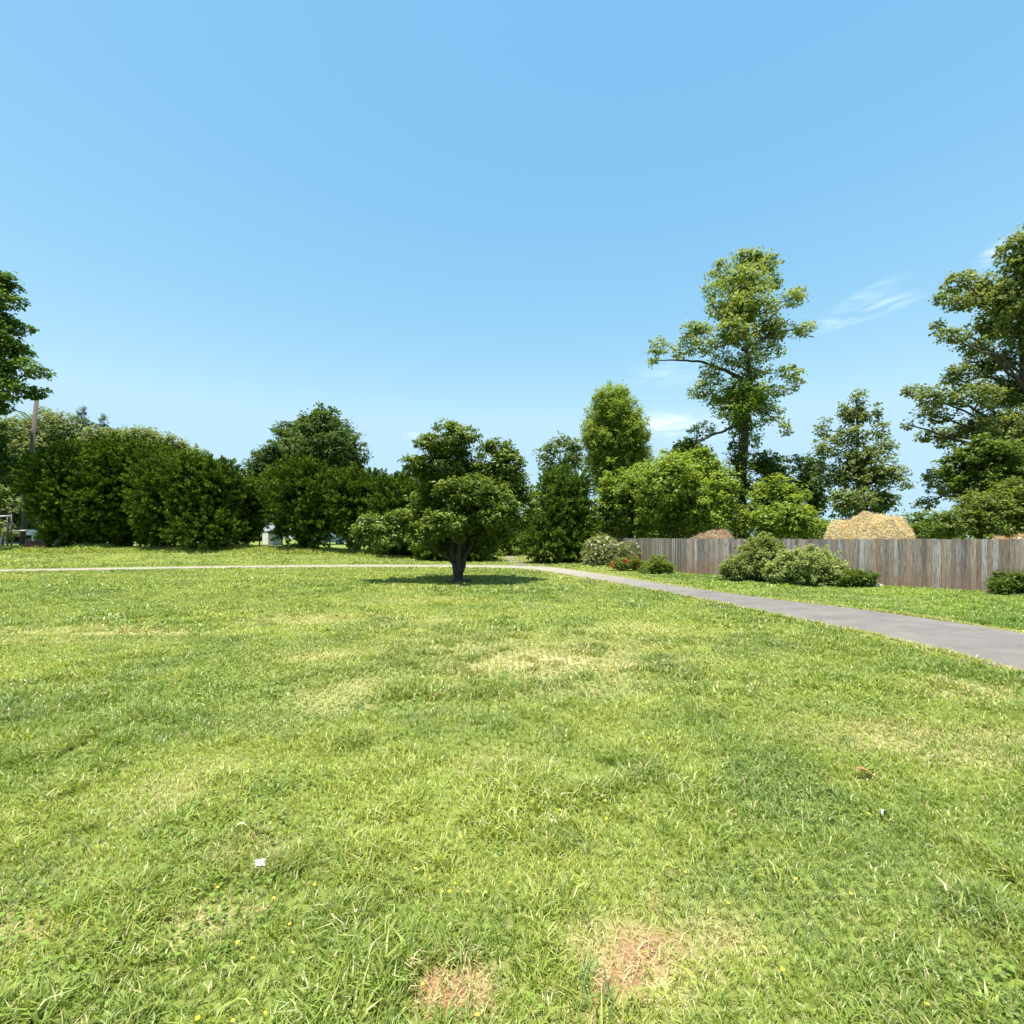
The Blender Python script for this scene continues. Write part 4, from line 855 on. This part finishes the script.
cab = [(-1.55, .98), (-1.15, 1.42), (.25, 1.45), (1.0, .99)]
mb = MB(); mb.add([(x, -.78 + .1 * (z > 1.1), z) for x, z in cab] + [(x, .78 - .1 * (z > 1.1), z) for x, z in cab], [(3, 2, 1, 0), (4, 5, 6, 7), (0, 1, 5, 4), (1, 2, 6, 5), (2, 3, 7, 6)]); mb.build('cabin_glass', M_CGL, car)
mb = MB(); mb.box((-.45, 0, 1.452), (1.36, 1.3, .03)); mb.build('roof', M_CAR, car)
for x in (-1.35, 1.35):
    for y in (-.82, .82):
        mb = MB(); mb.tube([(x, y - .1, .32), (x, y + .1, .32)], .32, 16); wh = mb.build('wheel', M_TYRE, car); mb = MB(); s_ = -1 if y < 0 else 1; mb.tube([(x, y + s_ * .085, .32), (x, y + s_ * .115, .32)], .19, 12); mb.build('rim', M_GALV, wh)
for y in (-.7, .7):
    mb = MB(); mb.box((-2.13, y, .72), (.06, .26, .16)); mb.build('tail_lamp', M_RED, car)
    mb = MB(); mb.box((2.1, y, .62), (.08, .3, .13)); mb.build('headlight', M_GALV, car)

# ------------------------------------------------------------------ small things in the lawn
M_FL = plain('yellow_petal', (.85, .60, .03), .5, 0, .1); M_ST = plain('flower_stem', (.12, .2, .04), .6)
mb = MB(); mb.cur = 1; mb.tube([(0, 0, -.01), (.004, 0, .035), (.002, .003, .066)], .0014, 5); mb.cur = 0
for k in range(5):
    a = k * 2 * math.pi / 5; ca, sa = math.cos(a), math.sin(a); R_ = lambda u, v, z: (.002 + ca * u - sa * v, .003 + sa * u + ca * v, z)
    mb.add([R_(.001, 0, .066), R_(.007, -.0055, .070), R_(.0125, -.003, .074), R_(.0125, .003, .074), R_(.007, .0055, .070)], [(0, 1, 2, 3, 4)])
mb.tube([(.002, .003, .064), (.002, .003, .070)], .0028, 6)
proto = mb.build('wild_flower', [M_FL, M_ST]); FLW = [(390,816),(322,804),(315,877),(273,894),(457,879),(452,889),(469,890),(439,890),(497,822),(442,767),(216,884),(137,905),(106,928),(240,938),(251,955),(291,950),(290,919),(324,982),(196,1011),(233,1014),(277,1006),(423,979),(478,1011),(260,1010),(194,885),(432,874),(472,777),(460,830),
 (868,696),(902,697),(545,733),(565,732),(605,799),(607,816),(663,817),(542,806),(558,806),(684,864),(669,859),(547,855),(870,807),(850,889),(762,936),(928,995),(734,810),(554,765),(650,735),(782,961),(799,875),(742,725),(729,896),(413,867),(486,889),(512,880),(380,985)]
for i, (px, py) in enumerate(FLW):
    o = proto if i == 0 else proto.copy()
    if i: COL.objects.link(o)
    Y = F * (H - .07) / (py - HZ); x = PX(px, Y); s = random.uniform(.5, .72) * (1 + max(0, Y - 4) * .03)
    o.location = (x, Y, float(ground_z(np.array([x]), np.array([Y]))[0])); o.rotation_euler = (random.uniform(-.2, .35), random.uniform(-.25, .25), random.random() * 6); o.scale = (s, s, s)
    tag(o, 'tiny yellow wild flower standing in the lawn grass', 'flower', 'tiny yellow flowers in the lawn')

# crumpled scrap of white paper
x, y = G(258, 876); mb = MB(); random.seed(9); gr = 7; vs = []
for i in range(gr):
    for j in range(gr): vs.append((i * .012 - .036 + random.uniform(-.004, .004), j * .009 - .027 + random.uniform(-.003, .003), .018 + abs(math.sin(i * 1.3 + j)) * .012 + random.uniform(0, .012)))
mb.add(vs, [(i * gr + j, (i + 1) * gr + j, (i + 1) * gr + j + 1, i * gr + j + 1) for i in range(gr - 1) for j in range(gr - 1)])
o = mb.build('paper_scrap', plain('white_paper', (.85, .85, .87), .6, 0, .04)); o.location = (x, y, float(ground_z(np.array([x]), np.array([y]))[0]) + .035); o.rotation_euler = (.5, .3, .6); o.scale = (.7, .6, 1.1)
tag(o, 'small crumpled scrap of white paper lying in the grass', 'paper scrap')
def dead_leaf(px, py, ln, wd, rz, colr, label):
    x, y = G(px, py); mb = MB(); n = 8; vs = []
    for i in range(n + 1):
        t_ = i / n; w = wd * math.sin(math.pi * min(.98, t_ * .94 + .04)) ** .7; z = .05 + .02 * math.sin(t_ * 5)
        vs += [((t_ - .5) * ln, -w / 2, z + w * .3), ((t_ - .5) * ln, 0, z), ((t_ - .5) * ln, w / 2, z + w * .3)]
    mb.add(vs, [(i * 3 + k, i * 3 + k + 1, i * 3 + k + 4, i * 3 + k + 3) for i in range(n) for k in range(2)])
    o = mb.build('dead_leaf', plain('dead_leaf_%d' % px, colr, .7)); o.location = (x, y, float(ground_z(np.array([x]), np.array([y]))[0])); o.rotation_euler = (0, .1, rz); tag(o, label, 'leaf')
dead_leaf(866, 782, .17, .035, -.5, (.30, .15, .06), 'curled brown dead leaf in the grass toward the right')
dead_leaf(243, 839, .09, .018, .4, (.62, .55, .30), 'dry straw coloured blade lying just above the white paper scrap')
dead_leaf(552, 831, .05, .016, 1.3, (.66, .55, .36), 'dry tan blade lying in the centre of the lawn')
dead_leaf(882, 819, .06, .018, 1.0, (.62, .62, .50), 'pale bleached blade lying below the curled brown leaf')
